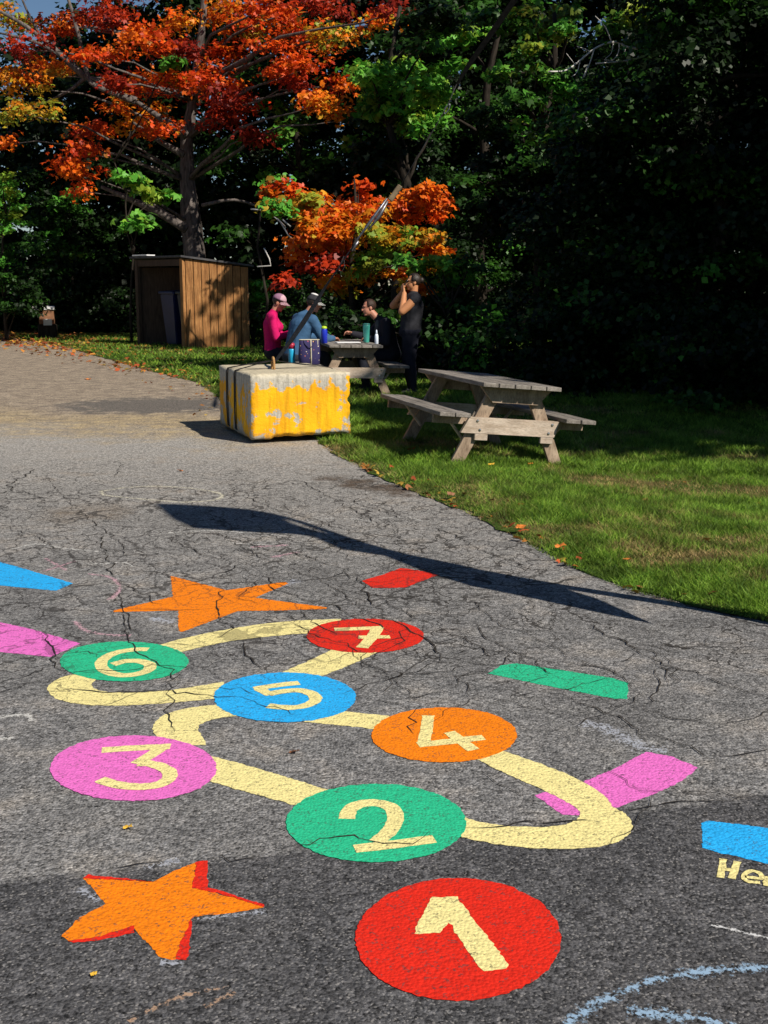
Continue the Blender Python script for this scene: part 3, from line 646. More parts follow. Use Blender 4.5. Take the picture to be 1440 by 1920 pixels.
tl = [(tp, [0.38, 0.33, 0.30, 0.27, 0.22, 0.17, 0.13, 0.11, 0.095, 0.08, 0.03])]
RS = [(270, 70, 60, 24, REDM), (195, 100, 42, 18, REDM), (110, 45, 60, 18, REDM), (100, 130, 45, 24, ORM), (40, 150, 45, 26, ORM), (45, 205, 55, 20, YEL), (262, 165, 70, 24, REDM), (330, 152, 58, 16, REDM),
      (250, 215, 70, 32, ORM), (300, 245, 45, 14, REDM), (168, 238, 40, 20, REDM), (150, 285, 46, 16, REDM), (145, 318, 45, 26, REDM), (150, 350, 14, 16, REDM), (395, 150, 50, 22, REDM), (430, 110, 48, 26, REDM),
      (440, 185, 55, 30, WINE), (420, 222, 45, 18, WINE), (345, 35, 36, 20, ORM), (470, 45, 55, 28, REDM), (500, 18, 42, 22, REDM), (585, 12, 62, 16, WINE), (560, 62, 45, 26, REDM), (520, 82, 45, 18, REDM),
      (695, 40, 52, 11, ORM), (735, 18, 34, 12, WINE), (625, 62, 40, 24, YEL), (575, 118, 36, 20, REDM), (632, 150, 26, 22, REDM), (520, 135, 30, 18, REDM), (590, 192, 60, 15, ORM), (640, 220, 36, 13, ORM),
      (15, 265, 24, 12, REDM), (10, 30, 40, 30, YEL), (190, 20, 50, 24, WINE), (60, 85, 40, 20, WINE), (330, 90, 40, 20, WINE), (210, 150, 40, 18, WINE), (480, 250, 30, 20, WINE), (560, 160, 30, 18, WINE), (430, 20, 40, 20, ORM)]
cr = []; yy = []
for i, (x, y, a, b, mx) in enumerate(RS):
    Y = 33.4 + random.uniform(-3.8, 1.2) - 2.2 * max(0, (x - 420) / 300); yy.append(Y)
    n = int(14 + a * b * 0.38); cr.append(px_spray(x, y, a * 1.12, b * 0.95, Y, n, mx, 0.19, 0.65)); cr[-1] = (cr[-1][0] - np.array(base), cr[-1][1], cr[-1][2])
for i in range(46):                                    # the rest of the crown, above the frame and on the far side
    a = random.uniform(0, 6.28); rr = random.uniform(1.0, 6.3); z = random.uniform(7.5, 14.5)
    if z < 9.4 and math.sin(a) < 0.1: z += 3
    k = 1 - max(0, (z - 9) / 8); p = Vector((math.cos(a) * rr * k, math.sin(a) * rr * k, z))
    q = spray(p, 1.1, 1.1, 0.35, 170, random.choice((REDM, ORM, WINE)), 0.2); cr.append(q)
crown(cr, 0.115, mt, lobed=True)
for i, (x, y, a, b, mx) in enumerate(RS):              # boughs reach their sprays
    tgt = loc(P(x, y + b * 0.5, yy[i])); z0 = max(3.0, min(tgt.z - 0.4 - 0.12 * abs(tgt.x), 11)); 
    st_ = min(tp, key=lambda q: abs(q.z - z0)); L = (tgt - st_).length
    tl.append(bough(st_, tgt, 0.018 + 0.0075 * L, 0.008, 0.06))
for pts, r in ((((350, 430), (300, 400), (240, 372), (190, 350)), 0.13), (((345, 290), (300, 265), (250, 230)), 0.10), (((205, 165), (165, 145), (130, 170), (60, 205)), 0.07), (((160, 145), (100, 90), (50, 50), (-20, 10)), 0.09), (((140, 120), (70, 80), (0, 62)), 0.07),
               (((255, 190), (190, 165), (165, 145), (148, 70), (120, -30)), 0.10), (((350, 255), (255, 190)), 0.13), (((100, 100), (60, 40), (30, -30)), 0.05), (((378, 385), (440, 375), (500, 395), (535, 425)), 0.05)):
    q = [loc(P(x, y, 32.6)) for x, y in pts]; tl.append((catmull(q, 3), np.linspace(r, r * 0.35, len(catmull(q, 3))).tolist()))
tubes('trunk', tl, M_BARK, mt, 10, 0.25)

# ------------------------------------------------------------------ the young orange maple behind the table
om = empty('maple_tree', (P(660, 560, 21.5).x, 21.5, 0)); tag(om, 'low young maple with orange and yellow green leaves behind the seated people', 'tree'); base = om.location.copy()
OG = dict(lime=3, amber=2, green=1.5, orange=1)
OS = [(805, 358, 44, 20, dict(scarlet=4, orange=4)), (825, 382, 26, 14, REDM), (782, 396, 42, 22, dict(orange=5, scarlet=3, amber=1)), (735, 382, 20, 10, ORM), (690, 375, 42, 12, dict(scarlet=4, orange=3)), (655, 388, 45, 12, dict(scarlet=3, orange=4)),
      (625, 405, 48, 16, ORM), (640, 425, 34, 18, ORM), (590, 418, 36, 20, ORM), (566, 440, 32, 15, ORM), (560, 370, 42, 20, ORM), (535, 352, 30, 14, REDM), (520, 385, 26, 16, dict(green=3, orange=1)), (585, 375, 32, 16, YEL), (700, 432, 40, 18, OG),
      (762, 440, 42, 18, OG), (800, 455, 36, 16, ORM), (820, 475, 28, 16, ORM), (640, 455, 44, 18, ORM), (600, 455, 36, 16, ORM), (720, 482, 50, 20, dict(lime=3, green=3, olive=2)), (745, 512, 42, 14, ORM), (772, 532, 30, 12, ORM), (690, 508, 40, 16, OG),
      (620, 490, 40, 16, WINE), (590, 505, 34, 14, WINE), (545, 522, 22, 10, WINE), (640, 540, 26, 18, OG), (560, 480, 26, 16, REDM), (610, 525, 30, 12, ORM), (675, 345, 24, 8, REDM), (505, 345, 26, 14, dict(green=3, red=1)), (790, 500, 26, 12, OG), (700, 400, 30, 14, ORM)]
cr, tl = [], []; z_tr = [Vector((0, 0, 0)), Vector((0.05, 0.02, 0.9)), Vector((-0.05, 0, 1.7)), Vector((0.1, 0.1, 2.6)), Vector((0.05, 0, 3.4))]
tl.append((z_tr, [0.07, 0.06, 0.05, 0.035, 0.015]))
for (x, y, a, b, mx) in OS:
    Y = 21.5 + random.uniform(-1.3, 0.9); c = P(x, y, Y)
    q = px_spray(x, y, a, b, Y, int(10 + a * b * 0.40), mx, 0.11); cr.append((q[0] - np.array(base), q[1], q[2]))
    tgt = c - base; st_ = min(z_tr[1:], key=lambda v: abs(v.z - (tgt.z - 0.5))); tl.append(bough(st_, tgt, 0.025, 0.006, 0.05))
crown(cr, 0.105, om, lobed=True); tubes('trunk', tl, M_DARKBARK, om, 6, 0.1)

# ------------------------------------------------------------------ green trees and shrubs, traced sprays
def leafy(name, label, cat, bpx, Y, sprays, leaf, clump, trunk_h, tr=0.12, mat=M_DARKBARK, extra=None, group=None, dY=1.6):
    o = empty(name, (P(bpx, 600, Y).x, Y, 0)); tag(o, label, cat, group); b0 = o.location.copy(); cr, tl = [], []
    tz = [Vector((random.gauss(0, 0.03) * i, random.gauss(0, 0.03) * i, trunk_h * i / 6)) for i in range(7)]
    tl.append((tz, [tr * (1 - 0.12 * i) for i in range(7)]))
    for s in sprays:
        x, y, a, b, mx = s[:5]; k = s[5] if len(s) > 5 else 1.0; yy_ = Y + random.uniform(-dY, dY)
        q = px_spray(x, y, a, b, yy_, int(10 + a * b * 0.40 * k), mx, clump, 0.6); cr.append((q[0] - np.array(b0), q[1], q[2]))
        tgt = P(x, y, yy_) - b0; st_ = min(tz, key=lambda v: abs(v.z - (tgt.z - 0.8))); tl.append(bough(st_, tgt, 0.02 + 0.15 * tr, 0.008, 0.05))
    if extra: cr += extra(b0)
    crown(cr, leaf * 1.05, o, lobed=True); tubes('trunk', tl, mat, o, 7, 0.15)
    return o
GR = dict(green=4, mid=1.6, lime=1.4, bright=1.2); BRT = dict(bright=4, green=2, lime=1); MD = dict(mid=3, dark=3, green=0.6); DK = dict(dark=4, deep=3, mid=0.6); BK = dict(deep=5, dark=1.5); OL = dict(olive=2, mid=3, green=1.5, lime=0.8)  # DK and BK put deep shade into the leaf colour, BRT sunlight
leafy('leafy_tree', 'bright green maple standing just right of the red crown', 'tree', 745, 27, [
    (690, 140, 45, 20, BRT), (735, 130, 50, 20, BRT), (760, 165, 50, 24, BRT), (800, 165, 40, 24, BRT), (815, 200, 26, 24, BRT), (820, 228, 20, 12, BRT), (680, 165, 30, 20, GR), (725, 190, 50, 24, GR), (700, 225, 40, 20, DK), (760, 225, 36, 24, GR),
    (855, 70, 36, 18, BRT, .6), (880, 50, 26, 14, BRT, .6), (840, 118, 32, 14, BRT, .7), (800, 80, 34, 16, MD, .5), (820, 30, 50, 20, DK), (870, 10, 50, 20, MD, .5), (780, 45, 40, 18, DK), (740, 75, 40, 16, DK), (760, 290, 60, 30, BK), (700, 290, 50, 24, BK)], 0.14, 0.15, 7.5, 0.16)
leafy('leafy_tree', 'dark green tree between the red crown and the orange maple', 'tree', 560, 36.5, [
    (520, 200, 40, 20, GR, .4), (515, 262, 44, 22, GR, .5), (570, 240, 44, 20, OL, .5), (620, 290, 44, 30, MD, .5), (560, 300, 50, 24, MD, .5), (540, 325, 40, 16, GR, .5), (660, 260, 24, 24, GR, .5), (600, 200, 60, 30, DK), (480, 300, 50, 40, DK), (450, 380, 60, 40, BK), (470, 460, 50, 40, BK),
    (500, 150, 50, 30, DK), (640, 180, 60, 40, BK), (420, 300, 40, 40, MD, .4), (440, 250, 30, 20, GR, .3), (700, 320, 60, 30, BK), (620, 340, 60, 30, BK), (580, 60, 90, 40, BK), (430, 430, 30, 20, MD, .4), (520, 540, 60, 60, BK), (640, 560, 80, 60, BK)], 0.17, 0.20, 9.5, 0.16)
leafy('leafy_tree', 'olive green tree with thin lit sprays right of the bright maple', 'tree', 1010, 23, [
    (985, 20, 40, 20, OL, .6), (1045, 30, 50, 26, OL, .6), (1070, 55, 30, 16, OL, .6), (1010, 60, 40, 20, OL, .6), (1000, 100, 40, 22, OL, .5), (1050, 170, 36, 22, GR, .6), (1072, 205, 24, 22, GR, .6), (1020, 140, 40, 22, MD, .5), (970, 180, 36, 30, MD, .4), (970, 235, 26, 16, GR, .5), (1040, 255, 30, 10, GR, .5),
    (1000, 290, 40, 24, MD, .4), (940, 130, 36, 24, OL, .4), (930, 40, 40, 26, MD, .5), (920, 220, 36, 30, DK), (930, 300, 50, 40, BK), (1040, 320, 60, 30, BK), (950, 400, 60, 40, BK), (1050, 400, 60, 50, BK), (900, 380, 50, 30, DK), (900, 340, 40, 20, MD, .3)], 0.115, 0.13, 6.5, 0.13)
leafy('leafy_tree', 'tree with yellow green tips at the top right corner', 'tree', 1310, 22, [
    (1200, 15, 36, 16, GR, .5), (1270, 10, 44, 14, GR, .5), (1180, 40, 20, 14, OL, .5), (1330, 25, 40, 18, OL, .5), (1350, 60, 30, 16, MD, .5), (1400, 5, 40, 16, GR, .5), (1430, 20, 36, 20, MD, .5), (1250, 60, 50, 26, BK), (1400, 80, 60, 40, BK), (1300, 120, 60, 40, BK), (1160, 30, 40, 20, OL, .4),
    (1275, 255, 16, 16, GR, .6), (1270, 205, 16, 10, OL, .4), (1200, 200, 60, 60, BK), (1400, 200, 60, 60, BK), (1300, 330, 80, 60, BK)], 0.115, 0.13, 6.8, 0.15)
leafy('shrub', 'sunlit pale green bush at the left edge', 'shrub', 10, 33, [(5, 345, 26, 26, GR), (20, 380, 34, 26, GR), (10, 420, 40, 26, GR, .8), (-30, 380, 50, 60, GR), (20, 460, 36, 30, MD), (0, 520, 50, 50, MD, .7), (50, 540, 40, 40, DK), (30, 580, 60, 24, DK)], 0.10, 0.12, 3.4, 0.06, dY=0.8)
leafy('shrub', 'dark green bushes filling the gap left of the wooden shelter', 'shrub', 140, 38.6, [
    (110, 390, 40, 24, MD, .7), (130, 370, 30, 16, GR, .4), (110, 410, 26, 12, GR, .4), (90, 450, 50, 40, MD, .6), (150, 430, 60, 40, DK), (110, 470, 30, 24, GR, .3), (200, 480, 60, 50, DK), (100, 520, 60, 50, DK), (180, 560, 70, 50, DK), (95, 510, 14, 14, GR, .4), (180, 540, 30, 12, MD, .5), (60, 560, 50, 40, DK),
    (230, 580, 60, 50, BK), (160, 600, 40, 16, MD, .4), (240, 400, 60, 50, BK), (70, 350, 40, 40, DK), (180, 330, 50, 40, BK)], 0.15, 0.18, 4.0, 0.08)
leafy('sapling', 'small sapling with green leaves against the red maple trunk', 'sapling', 245, 31, [(240, 338, 34, 10, GR, .9), (262, 350, 22, 12, GR, .5), (305, 368, 24, 12, GR, .6), (258, 412, 20, 10, GR, .8), (245, 425, 14, 8, GR, .8), (330, 110, 18, 10, GR, .7), (330, 150, 14, 5, GR, .7)], 0.20, 0.14, 4.6, 0.04, dY=0.5)
leafy('shrub', 'small bright green shrub against the right side of the shelter', 'shrub', 474, 30, [(474, 530, 18, 14, GR, 1.4), (470, 560, 20, 18, GR, 1.0), (480, 585, 16, 16, MD, .9), (470, 610, 18, 24, MD, .7), (545, 640, 12, 18, GR, .8), (530, 610, 20, 20, MD, .6)], 0.13, 0.10, 1.6, 0.03, dY=0.4)
leafy('shrub', 'bright green leafy shrub just right of the standing woman', 'shrub', 850, 19.5, [(830, 488, 44, 14, GR), (858, 505, 24, 16, GR, .8), (785, 500, 30, 10, GR), (765, 492, 22, 10, GR, .8), (850, 530, 30, 16, MD, .6), (735, 590, 36, 10, GR, .7), (718, 600, 20, 12, MD, .7), (830, 560, 40, 30, DK), (880, 500, 30, 20, MD, .4), (800, 600, 50, 40, BK), (850, 640, 60, 50, BK), (700, 620, 40, 40, DK, .6), (640, 600, 40, 40, DK, .6)], 0.095, 0.09, 2.0, 0.035, dY=0.6)

# trees of the dark wood on the right: full crowns, kept dark by added leaf masses and by shade put into their leaf colours
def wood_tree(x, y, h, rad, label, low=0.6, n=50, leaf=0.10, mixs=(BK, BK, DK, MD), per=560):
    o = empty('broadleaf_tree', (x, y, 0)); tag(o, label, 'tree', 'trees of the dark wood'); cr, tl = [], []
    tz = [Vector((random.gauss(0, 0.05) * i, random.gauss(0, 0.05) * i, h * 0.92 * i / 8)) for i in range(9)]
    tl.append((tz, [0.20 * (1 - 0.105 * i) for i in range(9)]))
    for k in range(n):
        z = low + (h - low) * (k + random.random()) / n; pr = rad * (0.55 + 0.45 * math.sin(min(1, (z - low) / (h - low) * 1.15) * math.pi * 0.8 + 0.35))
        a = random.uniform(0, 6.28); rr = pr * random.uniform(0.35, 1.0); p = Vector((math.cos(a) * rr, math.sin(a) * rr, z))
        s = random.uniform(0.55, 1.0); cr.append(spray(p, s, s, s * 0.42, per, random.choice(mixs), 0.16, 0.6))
        if k % 2 == 0:
            st_ = min(tz, key=lambda v: abs(v.z - (z - 0.5))); tl.append(bough(st_, p, 0.05, 0.01, 0.05))
    crown(cr, leaf, o); tubes('trunk', tl, M_DARKBARK, o, 7, 0.15); return o
wl = ['dark shaded tree right of the woman, first of the dark wood', 'dark shaded tree behind the empty picnic table', 'tall shaded tree at the right edge over the lawn', 'shaded tree standing deep behind the bare branches', 'dark tree filling the gap between olive tree and bare branches', 'shaded tree at far right behind the lawn edge', 'dark tall tree rising behind the orange maple']
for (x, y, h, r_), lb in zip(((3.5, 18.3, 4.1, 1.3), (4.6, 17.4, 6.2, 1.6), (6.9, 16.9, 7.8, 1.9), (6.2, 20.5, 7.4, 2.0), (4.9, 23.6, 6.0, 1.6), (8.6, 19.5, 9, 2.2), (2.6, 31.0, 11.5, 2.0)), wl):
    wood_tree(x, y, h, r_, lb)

# far wood, undergrowth and the unseen foliage added to shade the lawn's far side: one mass each
def mass(name, label, boxes, leaf, mixs, clump, flat=0.5):
    cr = []
    for (x0, x1, y0, y1, z0, z1, n, per) in boxes:
        for k in range(n):
            p = (random.uniform(x0, x1), random.uniform(y0, y1), random.uniform(z0, z1)); s = random.uniform(0.6, 1.5) * clump * 5
            cr.append(spray(p, s, s, s * flat, per, random.choice(mixs), clump, 0.7))
    o = crown(cr, leaf, None, name); return tag(o, label, 'wood', kind='stuff')
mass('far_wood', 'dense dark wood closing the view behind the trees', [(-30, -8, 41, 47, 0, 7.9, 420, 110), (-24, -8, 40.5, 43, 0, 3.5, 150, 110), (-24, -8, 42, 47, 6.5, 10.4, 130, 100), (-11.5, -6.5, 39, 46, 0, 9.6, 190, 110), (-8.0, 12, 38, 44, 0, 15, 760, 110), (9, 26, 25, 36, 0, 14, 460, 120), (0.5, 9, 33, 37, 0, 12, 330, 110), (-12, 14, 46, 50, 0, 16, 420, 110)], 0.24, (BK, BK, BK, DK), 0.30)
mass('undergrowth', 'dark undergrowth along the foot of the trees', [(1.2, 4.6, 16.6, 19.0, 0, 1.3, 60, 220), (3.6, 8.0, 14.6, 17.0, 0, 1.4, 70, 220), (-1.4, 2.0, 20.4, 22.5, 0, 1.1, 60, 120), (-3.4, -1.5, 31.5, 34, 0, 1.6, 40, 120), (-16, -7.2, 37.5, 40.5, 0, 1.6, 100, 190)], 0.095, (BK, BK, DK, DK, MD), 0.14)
mass('added_shade_foliage', 'unseen leaf masses added right of the lawn to cast shade', [(9.6, 11.0, 4.9, 6.3, 9.9, 11.2, 80, 70), (9.6, 11.6, 6.4, 8.0, 7.8, 10.6, 110, 70), (9.5, 14, 8.4, 10.4, 2, 10.9, 190, 70), (10, 14, 10.4, 12.2, 2, 10.8, 150, 70), (5.5, 8, 17.5, 20.5, 11.6, 13.6, 11, 50), (9.5, 14, 12, 15.5, 2, 9.0, 170, 70), (9.5, 13, 15.5, 22, 2, 8.5, 200, 70)], 0.30, (BK, DK), 0.26)  # out-of-view foliage added only for the shade and dapples it casts

# dead tree with pale bare branches
dt = empty('dead_tree', (P(1352, 600, 18.6).x, 18.6, 0)); tag(dt, 'dead tree with pale bare branches among the dark trees', 'tree'); base = dt.location.copy()
tubes('trunk', [([Vector((0.02 * i, 0, 0.9 * i)) for i in range(9)], [0.09 - 0.009 * i for i in range(9)])], M_DARKBARK, dt, 8, 0.1)
def twig(name, lines, Y):
    L = []
    for pts, r in lines:
        q = catmull([loc(P(x, y, Y + 0.004 * (x - 1100))) for x, y in pts], 3); L.append((q, np.linspace(r * 1.3, r * 0.7, len(q)).tolist()))
    tubes(name, L, M_DEADWOOD, dt, 5)
twig('branch', [(((1352, 130), (1260, 108), (1213, 104), (1173, 114), (1117, 119)), 0.016), (((1240, 106), (1200, 92), (1172, 87), (1163, 80), (1147, 79), (1127, 85), (1107, 97), (1077, 122), (1057, 133), (1028, 134)), 0.015), (((1107, 97), (1098, 92), (1082, 87)), 0.007), (((1114, 93), (1106, 118), (1095, 145)), 0.008),
               (((1088, 113), (1082, 135), (1072, 144)), 0.006), (((1161, 80), (1160, 97), (1150, 112), (1133, 112)), 0.008), (((1147, 79), (1135, 50), (1116, 30)), 0.008), (((1150, 82), (1146, 100), (1135, 110)), 0.006), (((1102, 123), (1093, 145), (1090, 146)), 0.005), (((1173, 87), (1171, 102)), 0.006), (((1176, 114), (1177, 122)), 0.006), (((1078, 121), (1062, 100)), 0.005)], 18.0)
twig('branch', [(((1352, 110), (1290, 115), (1240, 120), (1198, 167), (1180, 183), (1163, 205)), 0.016), (((1198, 167), (1186, 195), (1168, 225), (1160, 245)), 0.008), (((1190, 176), (1178, 172)), 0.005), (((1180, 186), (1168, 186)), 0.005)], 18.2)
twig('branch', [(((1350, 260), (1345, 165), (1352, 195), (1368, 215), (1365, 235)), 0.009), (((1350, 190), (1335, 215), (1328, 240)), 0.008)], 18.4)
twig('branch', [(((1352, 120), (1280, 140), (1245, 170), (1215, 205), (1200, 228)), 0.009), (((1215, 205), (1222, 235), (1228, 255)), 0.006)], 18.3)
lb_ = empty('dead_tree', (P(560, 600, 27).x - 0.8, 27, 0)); tag(lb_, 'thin dead sapling with pale crooked twigs left of the orange maple', 'tree'); base = lb_.location.copy()
tubes('trunk', [([Vector((0, 0, 0)), Vector((0.1, 0, 1.2)), Vector((-0.1, 0, 2.4)), loc(P(490, 380, 27))], [0.04, 0.035, 0.03, 0.02])], M_DARKBARK, lb_, 6)
tubes('branch', [([loc(P(x, y, 26.8)) for x, y in q], 0.016) for q in (((470, 392), (500, 395), (525, 415), (540, 440), (555, 455)), ((495, 465), (505, 485), (508, 498), (482, 500)), ((530, 412), (545, 425)))], M_DEADWOOD, lb_, 5)

# ------------------------------------------------------------------ box / board tools
def box_bm(bm, size, M=None, bevel=0.0, seg=1):
    r = bmesh.ops.create_cube(bm, size=1.0); vv = r['verts']
    bmesh.ops.scale(bm, verts=vv, vec=size)
    if bevel:
        es = list({e for v in vv for e in v.link_edges})
        q = bmesh.ops.bevel(bm, geom=es, offset=bevel, segments=seg, affect='EDGES', profile=0.6); vv = list({v for f in q['faces'] for v in f.verts} | {v for v in vv if v.is_valid})
    if M is not None: bmesh.ops.transform(bm, matrix=M, verts=[v for v in vv if v.is_valid])
    return vv
def board(bm, a, b, wdir, width, thick, bevel=0.004):
    """a board from a to b, its width along wdir"""
    a, b = Vector(a), Vector(b); y = (b - a).normalized(); x = Vector(wdir); x = (x - y * x.dot(y)).normalized(); z = x.cross(y)
    M = Matrix.Translation((a + b) / 2) @ Matrix((x, y, z)).transposed().to_4x4()
    box_bm(bm, (width, (b - a).length, thick), M, bevel)
def lathe(prof, k=20):
    bm = bmesh.new(); rings = []
    for r, z in prof: rings.append([bm.verts.new((r * math.cos(2 * math.pi * j / k), r * math.sin(2 * math.pi * j / k), z)) for j in range(k)])
    for a, b in zip(rings[:-1], rings[1:]):
        for j in range(k): bm.faces.new((a[j], a[(j + 1) % k], b[(j + 1) % k], b[j]))
    bm.faces.new(list(reversed(rings[0]))); bm.faces.new(rings[-1]); return bm

# ------------------------------------------------------------------ picnic tables
def mat_wood(name, c1, c2, c3, along=(1, 1, 1)):
    m, n, l, b = newmat(name); tc = n.new('ShaderNodeTexCoord')
    mp = n.new('ShaderNodeMapping'); mp.inputs['Scale'].default_value = along; l.new(tc.outputs['Object'], mp.inputs[0])
    a = noise_node(n, l, mp.outputs[0], 9, 6, 0.65); g = noise_node(n, l, mp.outputs[0], 55, 4, 0.7); k = noise_node(n, l, tc.outputs['Object'], 3.5, 3)
    col = ramp(n, l, a.outputs[0], [(0.3, c1), (0.5, c2), (0.72, c3)])
    col = mix_col(n, l, 1.0, col, ramp(n, l, g.outputs[0], [(0.3, 0.55), (0.55, 1.05)]), 'MULTIPLY')
    col = mix_col(n, l, 1.0, col, ramp(n, l, k.outputs[0], [(0.3, 0.75), (0.65, 1.1)]), 'MULTIPLY')
    v = n.new('ShaderNodeTexVoronoi'); v.inputs['Scale'].default_value = 4.2; l.new(mp.outputs[0], v.inputs['Vector'])
    col = mix_col(n, l, ramp(n, l, v.outputs['Distance'], [(0.05, 0.75), (0.13, 0.0)]), col, tuple(x * 0.35 for x in c1))
    l.new(col, b.inputs['Base Color']); b.inputs['Roughness'].default_value = 0.8; b.inputs['Specular IOR Level'].default_value = 0.2
    bp = n.new('ShaderNodeBump'); bp.inputs['Strength'].default_value = 0.5; bp.inputs['Distance'].default_value = 0.004
    l.new(g.outputs[0], bp.inputs['Height']); l.new(bp.outputs[0], b.inputs['Normal']); return m
GREYW = mat_wood('weathered_wood', (0.13, 0.115, 0.10), (0.23, 0.205, 0.18), (0.33, 0.30, 0.27), (3, 0.35, 3))
LEGW = mat_wood('leg_wood', (0.20, 0.14, 0.095), (0.33, 0.245, 0.175), (0.44, 0.34, 0.25), (1.5, 1.5, 0.5))
PALEW = mat_wood('pale_wood', (0.38, 0.29, 0.21), (0.53, 0.43, 0.34), (0.64, 0.54, 0.44), (0.5, 3, 3))
STEEL = noisy('galvanised_steel', (0.45, 0.45, 0.46), (0.7, 0.7, 0.7), 20, 0.35, 0.5, metal=1.0)
def picnic_table(loc_, rz, roll):
    o = empty('picnic_table', loc_); o.rotation_euler = (0, roll, rz); L = 1.75
    bm = bmesh.new()
    for i in range(5): board(bm, (-0.304 + 0.152 * i, -0.03 + random.uniform(-.008, .008), 0.735), (-0.304 + 0.152 * i, L + 0.03, 0.735), (1, 0, 0), 0.143, 0.038)
    bmobj('tabletop', bm, GREYW, o)
    for s in (-1, 1):
        bm = bmesh.new()
        for i in range(2): board(bm, (s * 0.535 + s * 0.15 * i, -0.03 + random.uniform(-.01, .01), 0.455), (s * 0.535 + s * 0.15 * i, L + 0.03, 0.455), (1, 0, 0), 0.142, 0.038)
        bmobj('bench_seat', bm, GREYW, o)
    for yy_, sg in ((0.16, -1), (L - 0.16, 1)):
        for s in (-1, 1):
            bm = bmesh.new(); a, b = Vector((s * 0.50, yy_, -0.03)), Vector((s * 0.17, yy_, 0.715)); board(bm, a, b, (1, 0, 0), 0.135, 0.042)
            for v in bm.verts:
                if v.co.z > 0.714: v.co.z = 0.714
                if v.co.z < 0.0: v.co.z = 0.0
            bmobj('leg', bm, LEGW, o)
        bm = bmesh.new()                                      # trapezoid batten under the top
        p = [(-0.345, 0.712), (0.345, 0.712), (0.22, 0.575), (-0.22, 0.575)]; yb = yy_ + sg * 0.042
        f = [bm.verts.new((x, yb - 0.019, z)) for x, z in p] + [bm.verts.new((x, yb + 0.019, z)) for x, z in p]
        bm.faces.new(f[:4]); bm.faces.new(f[7:3:-1])
        for i in range(4): bm.faces.new((f[i], f[i + 4], f[(i + 1) % 4 + 4], f[(i + 1) % 4]))
        bmobj('end_batten', bm, LEGW, o)
        bm = bmesh.new(); yb = yy_ + sg * 0.043; p = [(-0.405, 0.435), (0.405, 0.435), (0.50, 0.290), (-0.50, 0.290)]
        if sg < 0: p = [(-0.425, 0.435), (0.455, 0.435), (0.415, 0.290), (-0.50, 0.290)]
        f = [bm.verts.new((x, yb - 0.020, z)) for x, z in p] + [bm.verts.new((x, yb + 0.020, z)) for x, z in p]
        bm.faces.new(f[:4]); bm.faces.new(f[7:3:-1])
        for i in range(4): bm.faces.new((f[i], f[i + 4], f[(i + 1) % 4 + 4], f[(i + 1) % 4]))
        cb = bmobj('crossbar', bm, PALEW, o)
        for (x, z) in ((-0.35, 0.405), (-0.32, 0.325), (0.385, 0.405), (0.355, 0.325)):
            b = lathe([(0.0001, -0.004), (0.014, -0.004), (0.013, 0.004), (0.008, 0.009), (0.0001, 0.010)], 10)
            bmesh.ops.transform(b, matrix=Matrix.Translation((x, yb + sg * 0.022, z)) @ Matrix.Rotation(R(90) if sg < 0 else R(-90), 4, 'X'), verts=b.verts); bmobj('bolt', b, STEEL, cb)
        for s in (-1, 1):                                     # bench arms run outwards under the seats; short ends show below the crossbar
            bm = bmesh.new(); board(bm, (s * 0.30, yy_ - sg * 0.043, 0.395), (s * 0.74, yy_ - sg * 0.043, 0.395), (0, 0, 1), 0.075, 0.038); bmobj('bench_arm', bm, LEGW, o)
            bm = bmesh.new(); xk = s * 0.345 if s > 0 else -0.30; board(bm, (xk - 0.062, yb, 0.258), (xk + 0.062, yb, 0.258), (0, 0, 1), 0.060, 0.036); bmobj('cleat', bm, PALEW, o)
            bm = bmesh.new(); board(bm, (s * 0.40, yy_ - sg * 0.11, 0.20), (s * 0.60, yy_ - sg * 0.11, 0.434), (0, 1, 0), 0.045, 0.02); bmobj('brace', bm, PALEW, o)
    return o
t1 = picnic_table((1.165, 10.45, -0.045), R(17.0), R(5.0)); tag(t1, 'empty grey wooden picnic table on the sunny grass', 'picnic table')
t2 = empty('picnic_table', (-0.40, 16.35, 0)); t2.rotation_euler = (0, R(1.0), R(11))
for ch in list(t1.children):
    c = ch.copy(); C.objects.link(c); c.parent = t2
    for gch in ch.children:
        q = gch.copy(); C.objects.link(q); q.parent = c
tag(t2, 'shaded picnic table with people sitting round it', 'picnic table')

